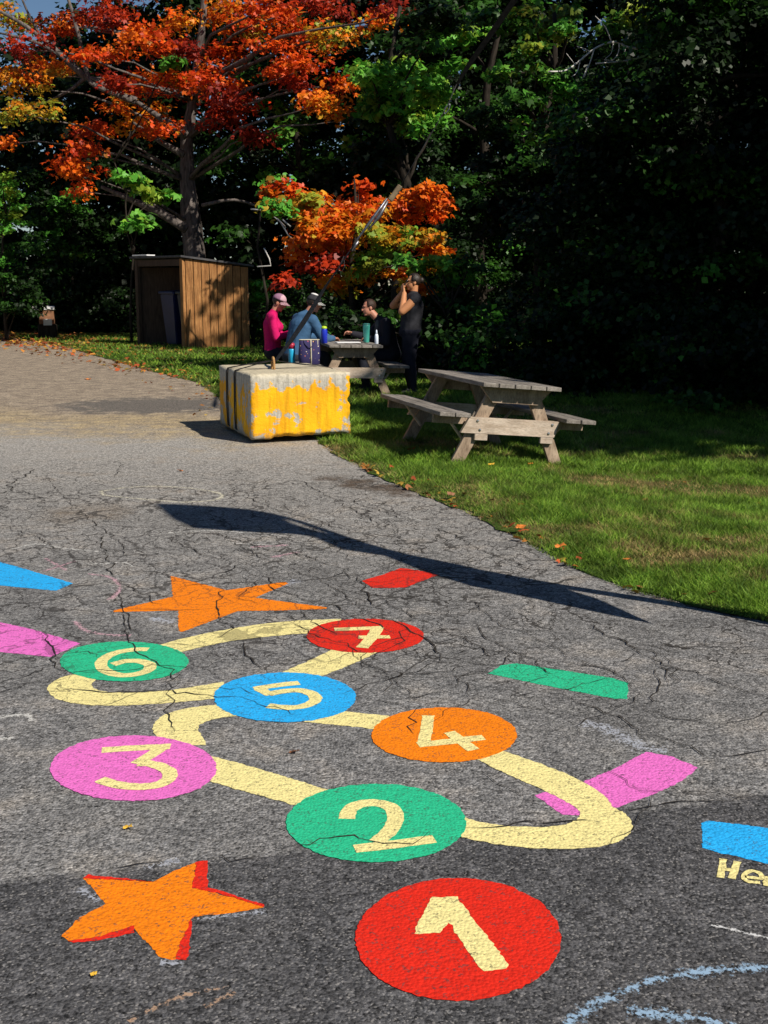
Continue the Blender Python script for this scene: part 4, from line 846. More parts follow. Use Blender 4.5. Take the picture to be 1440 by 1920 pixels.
# ------------------------------------------------------------------ concrete block with straps
def mat_block():
    m, n, l, b = newmat('painted_concrete'); tc = n.new('ShaderNodeTexCoord'); ob = tc.outputs['Object']
    sx = n.new('ShaderNodeSeparateXYZ'); l.new(ob, sx.inputs[0]); geo = n.new('ShaderNodeNewGeometry')
    a = noise_node(n, l, ob, 5.5, 6, 0.6); e = noise_node(n, l, ob, 26, 5, 0.7); h = noise_node(n, l, ob, 2.0, 3)
    conc = ramp(n, l, e.outputs[0], [(0.25, (0.30, 0.27, 0.22)), (0.5, (0.46, 0.43, 0.36)), (0.75, (0.56, 0.52, 0.45))])
    nx = n.new('ShaderNodeSeparateXYZ'); l.new(tc.outputs['Normal'], nx.inputs[0])
    # bare towards the top edge and the bottom right, paint thick in the middle; most of the top is bare
    zt = math_node(n, l, 'MULTIPLY', math_node(n, l, 'SUBTRACT', sx.outputs[2], 0.48), 1.5, clamp=True)
    f = math_node(n, l, 'SUBTRACT', math_node(n, l, 'MULTIPLY_ADD', a.outputs[0], 1.35, -0.02), zt)
    zb = math_node(n, l, 'MULTIPLY', math_node(n, l, 'SUBTRACT', 0.16, sx.outputs[2]), 1.0, clamp=True)
    f = math_node(n, l, 'SUBTRACT', f, zb)
    f = math_node(n, l, 'SUBTRACT', f, math_node(n, l, 'MULTIPLY', nx.outputs[2], 0.30, clamp=True))
    f = math_node(n, l, 'SUBTRACT', f, math_node(n, l, 'MULTIPLY', math_node(n, l, 'MULTIPLY', nx.outputs[0], -1.0, clamp=True), 0.08))
    f = math_node(n, l, 'MULTIPLY_ADD', math_node(n, l, 'SUBTRACT', e.outputs[0], 0.5), 0.22, f)
    fac = math_node(n, l, 'MULTIPLY', math_node(n, l, 'SUBTRACT', f, 0.515), 22.0, clamp=True)
    top = math_node(n, l, 'MULTIPLY', nx.outputs[2], 0.6, clamp=True)
    conc = mix_col(n, l, top, conc, (0.60, 0.51, 0.33))
    yel = ramp(n, l, h.outputs[0], [(0.35, (0.78, 0.34, 0.003)), (0.6, (0.88, 0.46, 0.005))])
    sv = n.new('ShaderNodeMapping'); sv.inputs['Scale'].default_value = (9, 9, 0.7); l.new(ob, sv.inputs[0]); sn = noise_node(n, l, sv.outputs[0], 2.2, 4, 0.7)
    fin = mix_col(n, l, 1.0, mix_col(n, l, fac, conc, yel), ramp(n, l, sn.outputs[0], [(0.32, 0.62), (0.52, 1.0)]), 'MULTIPLY')
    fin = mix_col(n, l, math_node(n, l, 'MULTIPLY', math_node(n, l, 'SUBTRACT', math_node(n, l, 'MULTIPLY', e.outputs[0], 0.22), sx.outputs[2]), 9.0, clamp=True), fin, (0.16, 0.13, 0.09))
    l.new(fin, b.inputs['Base Color']); b.inputs['Roughness'].default_value = 0.75; b.inputs['Specular IOR Level'].default_value = 0.25
    bp = n.new('ShaderNodeBump'); bp.inputs['Strength'].default_value = 0.7; bp.inputs['Distance'].default_value = 0.012
    l.new(math_node(n, l, 'ADD', e.outputs[0], math_node(n, l, 'MULTIPLY', fac, 0.12)), bp.inputs['Height']); l.new(bp.outputs[0], b.inputs['Normal'])
    return m
BW, BD, BH = 1.06, 1.5, 0.665
bk = empty('concrete_block', (-1.336, 11.75, 0.0), R(20)); tag(bk, 'big concrete block with flaking yellow paint and black straps', 'concrete block')
bm = bmesh.new(); bmesh.ops.create_cube(bm, size=1.0); bmesh.ops.subdivide_edges(bm, edges=bm.edges[:], cuts=26, use_grid_fill=True)
for v in bm.verts:
    q = v.co.copy(); p = Vector(((q.x + 0.5) * BW, (q.y + 0.5) * BD, (q.z + 0.5) * BH + 0.035))
    ex = [0.5 - abs(q.x), 0.5 - abs(q.y), 0.5 - abs(q.z)]; ex = [a * s for a, s in zip(ex, (BW, BD, BH))]; ex.sort(); ed = ex[1]      # distance to nearest edge
    c = Vector((BW / 2, BD / 2, BH / 2)); k = math.exp(-ed / 0.022); chip = 0.012 + 0.030 * max(0, mnoise.noise(p * 6.5)) + 0.02 * max(0, mnoise.noise(p * 17))
    p += (c - p).normalized() * k * chip
    p += Vector((mnoise.noise(p * 3), mnoise.noise(p * 3 + Vector((5, 0, 0))), mnoise.noise(p * 3 + Vector((0, 7, 0))))) * 0.006
    if q.z < -0.45 and q.x > -0.3: p.z += 0.022 + 0.02 * mnoise.noise(Vector((p.x * 9, p.y * 3, 0)))
    if q.x > 0.47 and q.y < -0.40: p.x -= 0.035 * math.exp(-((q.z - 0.08) / 0.05) ** 2)                                       # the bite out of the right edge
    v.co = p
bmobj('block_body', bm, mat_block(), bk, True)
RUST = noisy('rusty_iron', (0.20, 0.09, 0.03), (0.45, 0.26, 0.10), 25, 0.8, 0.3)
rx, ry, TZ = 0.40, 0.62, BH + 0.035
arch = [Vector((rx, ry + 0.045 * math.cos(t), TZ - 0.03 + 0.155 * max(0, math.sin(t)) ** 0.7)) for t in np.linspace(0, math.pi, 14)]
tubes('lifting_loop', [(arch, 0.013)], RUST, bk, 8)
WEB = noisy('black_webbing', (0.012, 0.011, 0.011), (0.03, 0.026, 0.024), 60, 0.8, 0.2)
def strap_mesh(name, pts, wvec, wd, mat, parent, thick=0.005):
    bm = bmesh.new(); rows = []
    for i, p in enumerate(pts):
        p = Vector(p); t = (Vector(pts[min(i + 1, len(pts) - 1)]) - Vector(pts[max(0, i - 1)])).normalized()
        wv = wvec[i] if isinstance(wvec, list) else wvec; wv = (Vector(wv) - t * Vector(wv).dot(t)).normalized(); nn = t.cross(wv).normalized() * thick / 2; ww = (wd[i] if isinstance(wd, list) else wd) / 2
        rows.append([bm.verts.new(p + wv * ww + nn), bm.verts.new(p - wv * ww + nn), bm.verts.new(p - wv * ww - nn), bm.verts.new(p + wv * ww - nn)])
    for a, b in zip(rows[:-1], rows[1:]):
        for j in range(4): bm.faces.new((a[j], a[(j + 1) % 4], b[(j + 1) % 4], b[j]))
    bm.faces.new(rows[0][::-1]); bm.faces.new(rows[-1]); return bmobj(name, bm, mat, parent)
for yo, bow in ((0.66, 0.0), (1.02, 0.02)):
    e = 0.012
    strap_mesh('strap', [(0.02, yo, 0.05), (-e, yo, 0.09), (-e - 0.004, yo + bow, 0.30), (-e, yo, TZ - 0.04), (0.0, yo, TZ - 0.004), (0.03, yo - 0.01, TZ + 0.006), (rx * 0.55, yo * 0.45 + ry * 0.55 , TZ + 0.055), (rx, ry + 0.005, TZ + 0.095), (rx + 0.30, ry + (yo - ry) * 0.45, TZ + 0.045), (BW - 0.05, ry + (yo - ry) * 0.8, TZ + 0.008), (BW, ry + (yo - ry) * 0.8, TZ - 0.006), (BW + e, yo, TZ - 0.05), (BW + e, yo, 0.1)],
               [(0, 1, 0)] * 13, 0.048, WEB, bk)
# strap pulled up from the loop: sling, ratchet, wooden spacer, shackle and line
S0 = bk.matrix_basis @ Vector((rx, ry, TZ + 0.09))
gs = empty('tie_down_strap', S0); tag(gs, 'grey tie-down strap rising from the block loop to upper right', 'strap'); YS = S0.y
def S(px, py): return P(px, py, YS) - S0
GW = noisy('grey_webbing', (0.010, 0.012, 0.016), (0.024, 0.026, 0.032), 50, 0.95, 0.02)
sp = [(521, 672), (545, 640), (570, 603), (592, 568), (612, 535), (640, 495), (664, 458)]
strap_mesh('sling', [Vector((0.0, 0, -0.03))] + [S(*p) for p in sp[1:]], [Vector((1, 0.1, 0.9)), Vector((1, 0.2, 0.9)), Vector((1, 0.3, 0.8)), Vector((1, 0.5, 0.8)), Vector((0.6, 1, 0.3)), Vector((0.3, 1, 0.1)), Vector((0.2, 1, 0))], [0.03, 0.05, 0.062, 0.06, 0.05, 0.04, 0.03], GW, gs)
CHROME = noisy('worn_steel', (0.10, 0.105, 0.12), (0.28, 0.28, 0.31), 30, 0.4, 0.5, metal=0.8)
tubes('turnbuckle', [([S(664, 458), S(684, 430), S(700, 408), S(726, 372)], [0.010, 0.014, 0.018, 0.012]), ([S(690, 432), S(712, 404), S(728, 376)], [0.006, 0.022, 0.008]), ([S(660, 470), S(672, 452)], 0.015)], CHROME, gs, 8)
bm = bmesh.new(); board(bm, S(731, 376), S(751, 348), (1, 0, 0.4), 0.055, 0.045, 0.008); bmobj('wooden_spacer', bm, noisy('old_block_wood', (0.08, 0.058, 0.038), (0.22, 0.165, 0.10), 18, 0.8, 0.2), gs)
CORD = noisy('dark_cord', (0.012, 0.012, 0.013), (0.03, 0.03, 0.033), 40, 0.7, 0.3)
tubes('line', [([S(750, 350), S(790, 282), S(830, 214), S(840, 196), S(856, 158)], 0.0048)], CORD, gs, 6)
tubes('hanging_cord', [([S(645, 480), S(636, 500), S(638, 515), S(646, 500), S(645, 484)], 0.004)], CORD, gs, 6)
tubes('shackle', [(catmull([S(833, 210), S(836, 201), S(843, 195), S(842, 204), S(835, 213)], 4, True), 0.006)], CHROME, gs, 6)
strap_mesh('upper_sling', [S(852, 166), S(880, 120), S(930, 50), S(985, -30), S(1200, -330), S(1420, -640)], Vector((1, 0.2, 0.5)), [0.02, 0.05, 0.06, 0.06, 0.06, 0.06], noisy('dark_webbing', (0.003, 0.003, 0.003), (0.007, 0.007, 0.007), 40, 0.95, 0.0), gs)

# ------------------------------------------------------------------ bin shelter
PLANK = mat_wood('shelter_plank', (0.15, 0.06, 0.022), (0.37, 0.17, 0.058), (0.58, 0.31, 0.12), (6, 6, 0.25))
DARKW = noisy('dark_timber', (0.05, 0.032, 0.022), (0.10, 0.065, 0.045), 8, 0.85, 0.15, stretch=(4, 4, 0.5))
A_ = G(352, 655); A_.z = 0; Bc = Vector((A_.x + 1.48, A_.y + 0.35, 0)); Cc = Vector((A_.x - 1.52, A_.y + 1.75, 0))
sh = empty('bin_shelter', A_); tag(sh, 'open-fronted wooden bin shelter with plank side and sloping roof', 'shelter')
dB, dC = Bc - A_, Cc - A_; uB, uC = dB.normalized(), dC.normalized(); HF, HB = 2.17, 1.96
bm = bmesh.new(); nb = 8
for i in range(nb):
    a = dB * ((i + 0.04) / nb); b = dB * ((i + 0.96) / nb); c = (a + b) / 2; ht = HF + (HB - HF) * (i + 0.5) / nb
    board(bm, c + Vector((0, 0, 0.02 + random.uniform(0, .03))), c + Vector((0, 0, ht)) + uB.cross(Vector((0, 0, 1))) * random.uniform(-0.006, 0.006), uB, (b - a).length, 0.022, 0.003)
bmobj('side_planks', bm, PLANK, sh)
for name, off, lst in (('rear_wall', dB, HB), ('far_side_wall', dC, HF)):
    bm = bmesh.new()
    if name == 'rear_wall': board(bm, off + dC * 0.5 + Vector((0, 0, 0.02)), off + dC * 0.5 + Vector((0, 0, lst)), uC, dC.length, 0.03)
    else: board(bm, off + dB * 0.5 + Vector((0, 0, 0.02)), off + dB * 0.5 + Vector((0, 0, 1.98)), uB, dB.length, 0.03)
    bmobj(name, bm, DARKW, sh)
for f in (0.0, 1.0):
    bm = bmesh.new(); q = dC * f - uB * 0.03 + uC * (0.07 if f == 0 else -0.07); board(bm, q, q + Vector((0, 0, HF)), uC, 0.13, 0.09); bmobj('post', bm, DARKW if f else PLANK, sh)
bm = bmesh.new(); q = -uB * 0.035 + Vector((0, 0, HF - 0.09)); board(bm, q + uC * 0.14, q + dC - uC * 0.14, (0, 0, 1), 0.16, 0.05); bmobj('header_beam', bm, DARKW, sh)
bm = bmesh.new(); z0 = Vector((0, 0, 1)); pts = [-uB * 0.14 - uC * 0.08 + z0 * (HF + 0.035), dB * 1.06 - uC * 0.08 + z0 * (HB + 0.02), dB * 1.06 + dC + uC * 0.1 + z0 * (HB + 0.02), dC - uB * 0.14 + uC * 0.1 + z0 * (HF + 0.035)]
f1 = [bm.verts.new(p) for p in pts]; f2 = [bm.verts.new(p + z0 * 0.045) for p in pts]; bm.faces.new(f1[::-1]); bm.faces.new(f2)
for i in range(4): bm.faces.new((f1[i], f1[(i + 1) % 4], f2[(i + 1) % 4], f2[i]))
bmobj('roof', bm, noisy('grey_roofing', (0.05, 0.05, 0.055), (0.11, 0.105, 0.105), 6, 0.8, 0.2), sh)
bm = bmesh.new(); q = dC - uB * 0.02 + z0 * (HF + 0.105); board(bm, q - uC * 0.02, q - uC * 0.75, uB, 0.24, 0.03); bmobj('pale_roof_patch', bm, noisy('pale_sheet', (0.6, 0.6, 0.62), (0.8, 0.8, 0.8), 6, 0.5, 0.3), sh)
def wheelie(p, rz, col, label):
    o = empty('wheeled_bin', p, rz); o.scale = (1.15, 1.15, 1.35); tag(o, label, 'bin', 'wheeled bins in the shelter')
    bm = bmesh.new(); lo = [(-.21, -.24), (.21, -.24), (.21, .20), (-.21, .20)]; hi = [(-.28, -.33), (.28, -.33), (.28, .30), (-.28, .30)]
    a = [bm.verts.new((x, y, 0.06)) for x, y in lo]; b = [bm.verts.new((x, y, 0.98)) for x, y in hi]; bm.faces.new(a[::-1]); bm.faces.new(b)
    for i in range(4): bm.faces.new((a[i], a[(i + 1) % 4], b[(i + 1) % 4], b[i]))
    bmesh.ops.bevel(bm, geom=bm.edges[:], offset=0.02, segments=2, affect='EDGES'); mt_ = noisy('bin_plastic_' + label.split()[0], col, tuple(x * 1.5 for x in col), 4, 0.45, 0.4)
    bmobj('bin_body', bm, mt_, o)
    bm = bmesh.new(); box_bm(bm, (0.60, 0.70, 0.05), Matrix.Translation((0, -0.01, 1.02)) @ Matrix.Rotation(R(3), 4, 'X'), 0.018, 2); bmobj('lid', bm, mt_, o)
    tubes('handle', [([Vector((-.2, .36, .99)), Vector((.2, .36, .99))], 0.017)], mt_, o)
    for s in (-1, 1):
        b = lathe([(0.0001, -0.025), (0.09, -0.025), (0.1, -0.015), (0.1, 0.015), (0.09, 0.025), (0.0001, 0.025)], 16); bmesh.ops.transform(b, matrix=Matrix.Translation((s * 0.25, 0.24, 0.1)) @ Matrix.Rotation(R(90), 4, 'Y'), verts=b.verts); bmobj('wheel', b, noisy('rubber', (0.015, 0.015, 0.015), (0.03, 0.03, 0.03), 9, 0.8), o)
rzc = math.atan2(uC.y, uC.x) + math.pi
ctr = A_ + uB * 0.55
wheelie(ctr + uC * 0.55, rzc, (0.012, 0.014, 0.018), 'dark grey wheeled bin nearer the planked side of the shelter')
wheelie(ctr + uC * 1.35, rzc, (0.007, 0.011, 0.050), 'navy blue wheeled bin deeper inside the shelter')

# ------------------------------------------------------------------ people
def sphere_bm(bm, c, ax, rad, k=14):
    r = bmesh.ops.create_uvsphere(bm, u_segments=k, v_segments=k // 2 + 2, radius=1.0)
    M = Matrix.Translation(c) @ ax.to_4x4() @ Matrix.Diagonal((*rad, 1)); bmesh.ops.transform(bm, matrix=M, verts=r['verts'])
def cap_bm(bm, a, b, ra, rb, k=12):
    a, b = Vector(a), Vector(b); t = (b - a); L = t.length; t = t / max(L, 1e-6); x = t.orthogonal().normalized(); y = t.cross(x); rows = []
    for ph in np.linspace(-math.pi / 2, 0, 5): rows.append((a + t * ra * math.sin(ph), ra * math.cos(ph)))
    for ph in np.linspace(0, math.pi / 2, 5): rows.append((b + t * rb * math.sin(ph), rb * math.cos(ph)))
    rings = [[bm.verts.new(p + (x * math.cos(2 * math.pi * j / k) + y * math.sin(2 * math.pi * j / k)) * max(r, 0.0006)) for j in range(k)] for p, r in rows]
    for u, v in zip(rings[:-1], rings[1:]):
        for j in range(k): bm.faces.new((u[j], u[(j + 1) % k], v[(j + 1) % k], v[j]))
    bm.faces.new(rings[0][::-1]); bm.faces.new(rings[-1])
def remesh(name, bm, vox, mat, parent, smooth=3):
    bmesh.ops.recalc_face_normals(bm, faces=bm.faces); me = bpy.data.meshes.new('tmp'); bm.to_mesh(me); bm.free()
    o = bpy.data.objects.new('tmp', me); C.objects.link(o)
    m = o.modifiers.new('r', 'REMESH'); m.mode = 'VOXEL'; m.voxel_size = vox; m.use_smooth_shade = True
    s = o.modifiers.new('s', 'SMOOTH'); s.iterations = smooth; s.factor = 0.5
    dg = bpy.context.evaluated_depsgraph_get(); me2 = bpy.data.meshes.new_from_object(o.evaluated_get(dg), depsgraph=dg); me2.name = name
    bpy.data.objects.remove(o); bpy.data.meshes.remove(me); me2.materials.clear()
    me2.polygons.foreach_set('use_smooth', [True] * len(me2.polygons)); return link(name, me2, mat, parent)
def frame(f, up=(0, 0, 1)):
    f = Vector(f).normalized(); u = Vector(up); u = (u - f * u.dot(f)).normalized(); s = f.cross(u)      # s: the person's right
    return Matrix((s, f, u)).transposed(), s, f, u
def skin_mat(name, c): return noisy(name, tuple(x * 0.9 for x in c), c, 12, 0.5, 0.35)
def cloth(name, c): return noisy(name, tuple(x * 0.75 for x in c), c, 9, 0.85, 0.15, 1.0, 14)
def hand(bm, w, d, pal, r=0.0085, curl=0.6):
    """palm from wrist w along d, palm facing pal: four unequal curled fingers and a thumb off the side"""
    d = Vector(d).normalized(); pal = Vector(pal); pal = (pal - d * pal.dot(d)).normalized(); s = d.cross(pal)
    for k in (-1, 0, 1): cap_bm(bm, w + s * 0.022 * k * 0.7, w + d * 0.085 + s * 0.026 * k, 0.019, 0.015, 8)
    for i, (o_, L) in enumerate(((-0.034, 0.062), (-0.012, 0.074), (0.011, 0.078), (0.033, 0.068))):
        a = w + d * 0.088 + s * o_; b = a + (d * math.cos(curl) + pal * math.sin(curl)) * L * 0.5; c = b + (d * math.cos(curl * 2.1) + pal * math.sin(curl * 2.1)) * L * 0.5
        cap_bm(bm, a, b, r * 1.05, r, 7); cap_bm(bm, b, c, r, r * 0.8, 7)
    a = w + d * 0.03 + s * 0.036; b = a + (d * 0.6 + s * 0.6 + pal * 0.4).normalized() * 0.04; c = b + (d * 0.8 + pal * 0.5).normalized() * 0.03
    cap_bm(bm, a, b, r * 1.3, r * 1.1, 7); cap_bm(bm, b, c, r * 1.1, r * 0.9, 7)
def build_person(label, J, f, hf, skin, top, bottom, sleeves='long', female=False, girth=1.0, hands=((None, None), (None, None)), extra=None):
    """J: joints in world metres. f: facing of the body, hf: facing of the head"""
    o = empty('person', (J['pel'].x, J['pel'].y, 0)); o0 = o.location.copy(); tag(o, label, 'person')
    J = {k: Vector(v) - o0 for k, v in J.items()}; g = girth
    def torso(bm, inf, lo='pel'):
        A, s, ff, u = frame(f)
        seq = [('pel', .168, .118), (('pel', 'chest', .35), .150, .110), (('pel', 'chest', .7), .160, .115), ('chest', .175, .118)]
        sp_ = (J['chest'] - J['pel']).normalized(); A2, s2, f2, u2 = frame(f, sp_) if abs(Vector(f).normalized().dot(sp_)) < .9 else frame(f)
        A2 = Matrix((s2, u2.cross(s2) * -1, u2)).transposed() if False else A2
        for t in np.linspace(0, 1, 11):
            a = np.interp(t, (0, .35, .7, 1), [q[1] for q in seq]); b = np.interp(t, (0, .35, .7, 1), [q[2] for q in seq])
            sphere_bm(bm, J['pel'].lerp(J['chest'], t), A2, (a * g + inf, b * g + inf, 0.135 + inf))
        for k in 'lr':
            cap_bm(bm, J['chest'] + (J['chest'] - J['pel']).normalized() * 0.08, J['sh' + k], 0.085 * g + inf, 0.058 * g + inf)
            if female: sphere_bm(bm, J['chest'] + f2 * 0.085 + s2 * (0.075 if k == 'r' else -0.075) - u2 * 0.03, A2, (0.075 + inf, 0.065 + inf, 0.07 + inf))
        cap_bm(bm, J['chest'] + (J['chest'] - J['pel']).normalized() * 0.12, J['neck'], 0.075 * g + inf, 0.056 + inf * 0.6)
    def arms(bm, inf, upto=1.0):
        for k in 'lr':
            cap_bm(bm, J['sh' + k], J['sh' + k].lerp(J['el' + k], min(1, upto)), 0.056 * g + inf, (0.044 + 0.012 * (1 - min(1, upto))) * g + inf)
            if upto >= 1: cap_bm(bm, J['el' + k], J['wr' + k], 0.043 * g + inf, 0.028 * g + inf)
    def legs(bm, inf):
        for k in 'lr':
            cap_bm(bm, J['hip' + k], J['kn' + k], 0.088 * g + inf, 0.058 * g + inf); cap_bm(bm, J['kn' + k], J['kn' + k].lerp(J['an' + k], 0.35), 0.057 * g + inf, 0.057 * g + inf); cap_bm(bm, J['kn' + k].lerp(J['an' + k], 0.35), J['an' + k], 0.057 * g + inf, 0.038 + inf)
    bm = bmesh.new(); torso(bm, 0); arms(bm, 0); legs(bm, 0)
    Hd = J['head']; A, s, ff, u = frame(hf)
    ax = frame(hf, (Hd - J['neck']).normalized() * 0.4 + Vector((0, 0, 0.6)))
    A, s, ff, u = ax
    cap_bm(bm, J['neck'], Hd - u * 0.05 - ff * 0.02, 0.056, 0.054)
    sphere_bm(bm, Hd + u * 0.025 - ff * 0.012, A, (0.074, 0.094, 0.092)); sphere_bm(bm, Hd - u * 0.035 + ff * 0.022, A, (0.062, 0.070, 0.078)); sphere_bm(bm, Hd - u * 0.092 + ff * 0.058, A, (0.032, 0.026, 0.022))
    cap_bm(bm, Hd + ff * 0.084 + u * 0.012, Hd + ff * 0.104 - u * 0.022, 0.010, 0.015, 8); cap_bm(bm, Hd + ff * 0.082 - u * 0.056 - s * 0.018, Hd + ff * 0.082 - u * 0.056 + s * 0.018, 0.010, 0.010, 8); sphere_bm(bm, Hd + ff * 0.076 + u * 0.03, A, (0.05, 0.016, 0.012))
    for k in (-1, 1): sphere_bm(bm, Hd + s * 0.074 * k - u * 0.008 - ff * 0.008, A, (0.011, 0.022, 0.032), 10)
    for k, (dirv, pal) in zip('lr', hands):
        d = (J['wr' + k] - J['el' + k]).normalized() if dirv is None else Vector(dirv); hand(bm, J['wr' + k], d, pal if pal is not None else Vector((0, 0, -1)))
    remesh('body', bm, 0.0075, skin, o, 2)
    bm = bmesh.new(); torso(bm, 0.012); arms(bm, 0.012, 1.0 if sleeves == 'long' else 0.12)
    tp_ = remesh('shirt', bm, 0.012, top, o, 9)
    bm = bmesh.new(); legs(bm, 0.014); sphere_bm(bm, J['pel'] - Vector((0, 0, 0.02)), frame(f)[0], (0.182 * g, 0.135 * g, 0.13)); remesh('trousers', bm, 0.012, bottom, o, 4)
    for k in 'lr':
        bm = bmesh.new(); a = J['an' + k]; fd = Vector((f[0], f[1], 0)).normalized(); cap_bm(bm, Vector((a.x, a.y, 0.055)) - fd * 0.03, Vector((a.x, a.y, 0.04)) + fd * 0.15, 0.045, 0.036); cap_bm(bm, Vector((a.x, a.y, 0.05)), Vector((a.x, a.y, a.z)), 0.045, 0.047)
        for v in bm.verts: v.co.z = max(v.co.z, 0.004)
        remesh('shoe', bm, 0.01, noisy('shoe', (0.03, 0.03, 0.03), (0.07, 0.07, 0.07), 9, 0.7), o, 2)
    for k in (-1, 1):
        b = bmesh.new(); sphere_bm(b, Hd + ff * 0.080 + s * 0.030 * k + u * 0.014, A, (0.011, 0.009, 0.007), 8); bmobj('eye', b, noisy('eye_dark', (0.02, 0.015, 0.012), (0.04, 0.03, 0.02), 9, 0.2), o, True)
    if extra: extra(o, J, Hd, A, s, ff, u)
    return o
def hair_cap(o, Hd, A, s, ff, u, mat, low=0.0, bun=False):
    bm = bmesh.new(); sphere_bm(bm, Hd + u * 0.036 - ff * 0.020, A, (0.083, 0.099, 0.096), 20)
    cut = [v for v in bm.verts if ((v.co - Hd).dot(ff) > 0.045 - 0.0 and (v.co - Hd).dot(u) < 0.085) or (v.co - Hd).dot(u) < -0.055 - low or ((v.co - Hd).dot(ff) > 0.0 and (v.co - Hd).dot(u) < 0.01)]
    bmesh.ops.delete(bm, geom=cut, context='VERTS')
    me_ = bmesh.ops.solidify(bm, geom=bm.faces[:], thickness=0.012)
    if bun: sphere_bm(bm, Hd - ff * 0.118 + u * 0.03, A, (0.045, 0.042, 0.045), 12)
    bmobj('hair', bm, mat, o, True)
def ballcap(o, Hd, A, s, ff, u, front, back, brimm, button=None):
    bm = bmesh.new(); sphere_bm(bm, Hd + u * 0.045 - ff * 0.012, A, (0.090, 0.108, 0.092), 24)
    bmesh.ops.delete(bm, geom=[v for v in bm.verts if (v.co - Hd).dot(u) < 0.036], context='VERTS'); bmesh.ops.solidify(bm, geom=bm.faces[:], thickness=0.006)
    for f_ in bm.faces: f_.material_index = 1 if (f_.calc_center_median() - Hd).dot(ff) < 0.01 else 0
    c = bmobj('cap', bm, front, o, True); c.data.materials.append(back)
    bm = bmesh.new(); rows = []
    for t in np.linspace(0, 1, 5):
        row = []
        for a in np.linspace(-1.15, 1.15, 13):
            rr = 0.088 + 0.078 * t * math.cos(a * 0.75); row.append(bm.verts.new(Hd + u * (0.048 - 0.030 * t - 0.030 * (math.sin(a) ** 2)) + ff * (rr * math.cos(a) * 1.08 - 0.005) + s * rr * math.sin(a)))
        rows.append(row)
    for a, b in zip(rows[:-1], rows[1:]):
        for i in range(12): bm.faces.new((a[i], a[i + 1], b[i + 1], b[i]))
    bmesh.ops.solidify(bm, geom=bm.faces[:], thickness=0.005); bmobj('cap_brim', bm, brimm, c, True)
    if button:
        bm = bmesh.new(); sphere_bm(bm, Hd + u * 0.130 - ff * 0.022, A, (0.056, 0.056, 0.020), 12); bmobj('cap_top', bm, button, c, True)
HAIR = noisy('dark_hair', (0.010, 0.007, 0.005), (0.030, 0.018, 0.012), 40, 0.5, 0.4, 0.5, 80)
TAN, FAIR = skin_mat('tan_skin', (0.50, 0.22, 0.10)), skin_mat('fair_skin', (0.46, 0.20, 0.13))

def V3(px, py, Y): return P(px, py, Y)
# woman standing, sunglasses, both hands raised to her mouth
Yw = 17.05; bx = P(768, 745, Yw).x
J = dict(pel=(bx + 0.01, Yw, 0.93), chest=(bx + 0.035, Yw, 1.27), neck=(bx + 0.055, Yw, 1.455), head=(bx + 0.045, Yw, 1.605), shl=(bx + 0.02, Yw + 0.185, 1.375), shr=(bx + 0.085, Yw - 0.175, 1.375),
         elr=(bx - 0.115, Yw - 0.215, 1.20), wrr=(bx - 0.085, Yw - 0.05, 1.445), ell=(bx - 0.235, Yw + 0.24, 1.275), wrl=(bx - 0.105, Yw + 0.06, 1.465),
         hipl=(bx + 0.01, Yw + 0.095, 0.90), hipr=(bx + 0.01, Yw - 0.095, 0.90), knl=(bx - 0.03, Yw + 0.11, 0.49), knr=(bx + 0.0, Yw - 0.10, 0.49), anl=(bx + 0.03, Yw + 0.11, 0.08), anr=(bx + 0.05, Yw - 0.11, 0.08))
J = {k: Vector(v) for k, v in J.items()}
def w_extra(o, J, Hd, A, s, ff, u):
    hair_cap(o, Hd, A, s, ff, u, HAIR, 0.02, True)
    bm = bmesh.new()
    for k in (-1, 1): sphere_bm(bm, Hd + ff * 0.094 + s * 0.034 * k + u * 0.014, A, (0.031, 0.008, 0.024), 14); cap_bm(bm, Hd + ff * 0.088 + s * 0.062 * k + u * 0.02, Hd - ff * 0.01 + s * 0.083 * k + u * 0.012, 0.004, 0.004, 6)
    cap_bm(bm, Hd + ff * 0.100 - s * 0.012 + u * 0.02, Hd + ff * 0.100 + s * 0.012 + u * 0.02, 0.004, 0.004, 6)
    bmobj('sunglasses', bm, noisy('dark_lens', (0.01, 0.006, 0.006), (0.02, 0.01, 0.01), 5, 0.15, 0.6), o, True)
build_person('woman in sunglasses and dark sleeveless top standing by the bench', J, (-1, -0.10, 0), (-1, -0.15, 0.02), TAN, cloth('charcoal_top', (0.032, 0.032, 0.038)), cloth('navy_trousers', (0.016, 0.017, 0.028)), 'none', True, 1.3,
             hands=(((-0.1, -0.5, 0.6), (0.8, 0, 0.2)), ((-0.05, 0.45, 0.7), (0.8, 0.1, 0.1))), extra=w_extra)

# man seated on the right bench, dark jacket, leaning over the table
Ym = 17.55; px_ = 0.10
J = dict(pel=(px_, Ym, 0.58), chest=(px_ - 0.09, Ym - 0.02, 0.90), neck=(px_ - 0.20, Ym - 0.03, 1.08), head=(px_ - 0.325, Ym - 0.03, 1.235), shl=(px_ - 0.14, Ym + 0.17, 1.00), shr=(px_ - 0.06, Ym - 0.20, 1.02),
         elr=(px_ - 0.06, Ym - 0.27, 0.74), wrr=(px_ - 0.30, Ym - 0.20, 0.80), ell=(px_ - 0.36, Ym + 0.16, 0.80), wrl=(px_ - 0.56, Ym - 0.03, 0.86),
         hipl=(px_ - 0.02, Ym + 0.10, 0.55), hipr=(px_ - 0.02, Ym - 0.10, 0.55), knl=(px_ - 0.42, Ym + 0.11, 0.52), knr=(px_ - 0.42, Ym - 0.13, 0.52), anl=(px_ - 0.38, Ym + 0.10, 0.09), anr=(px_ - 0.36, Ym - 0.14, 0.09))
J = {k: Vector(v) for k, v in J.items()}
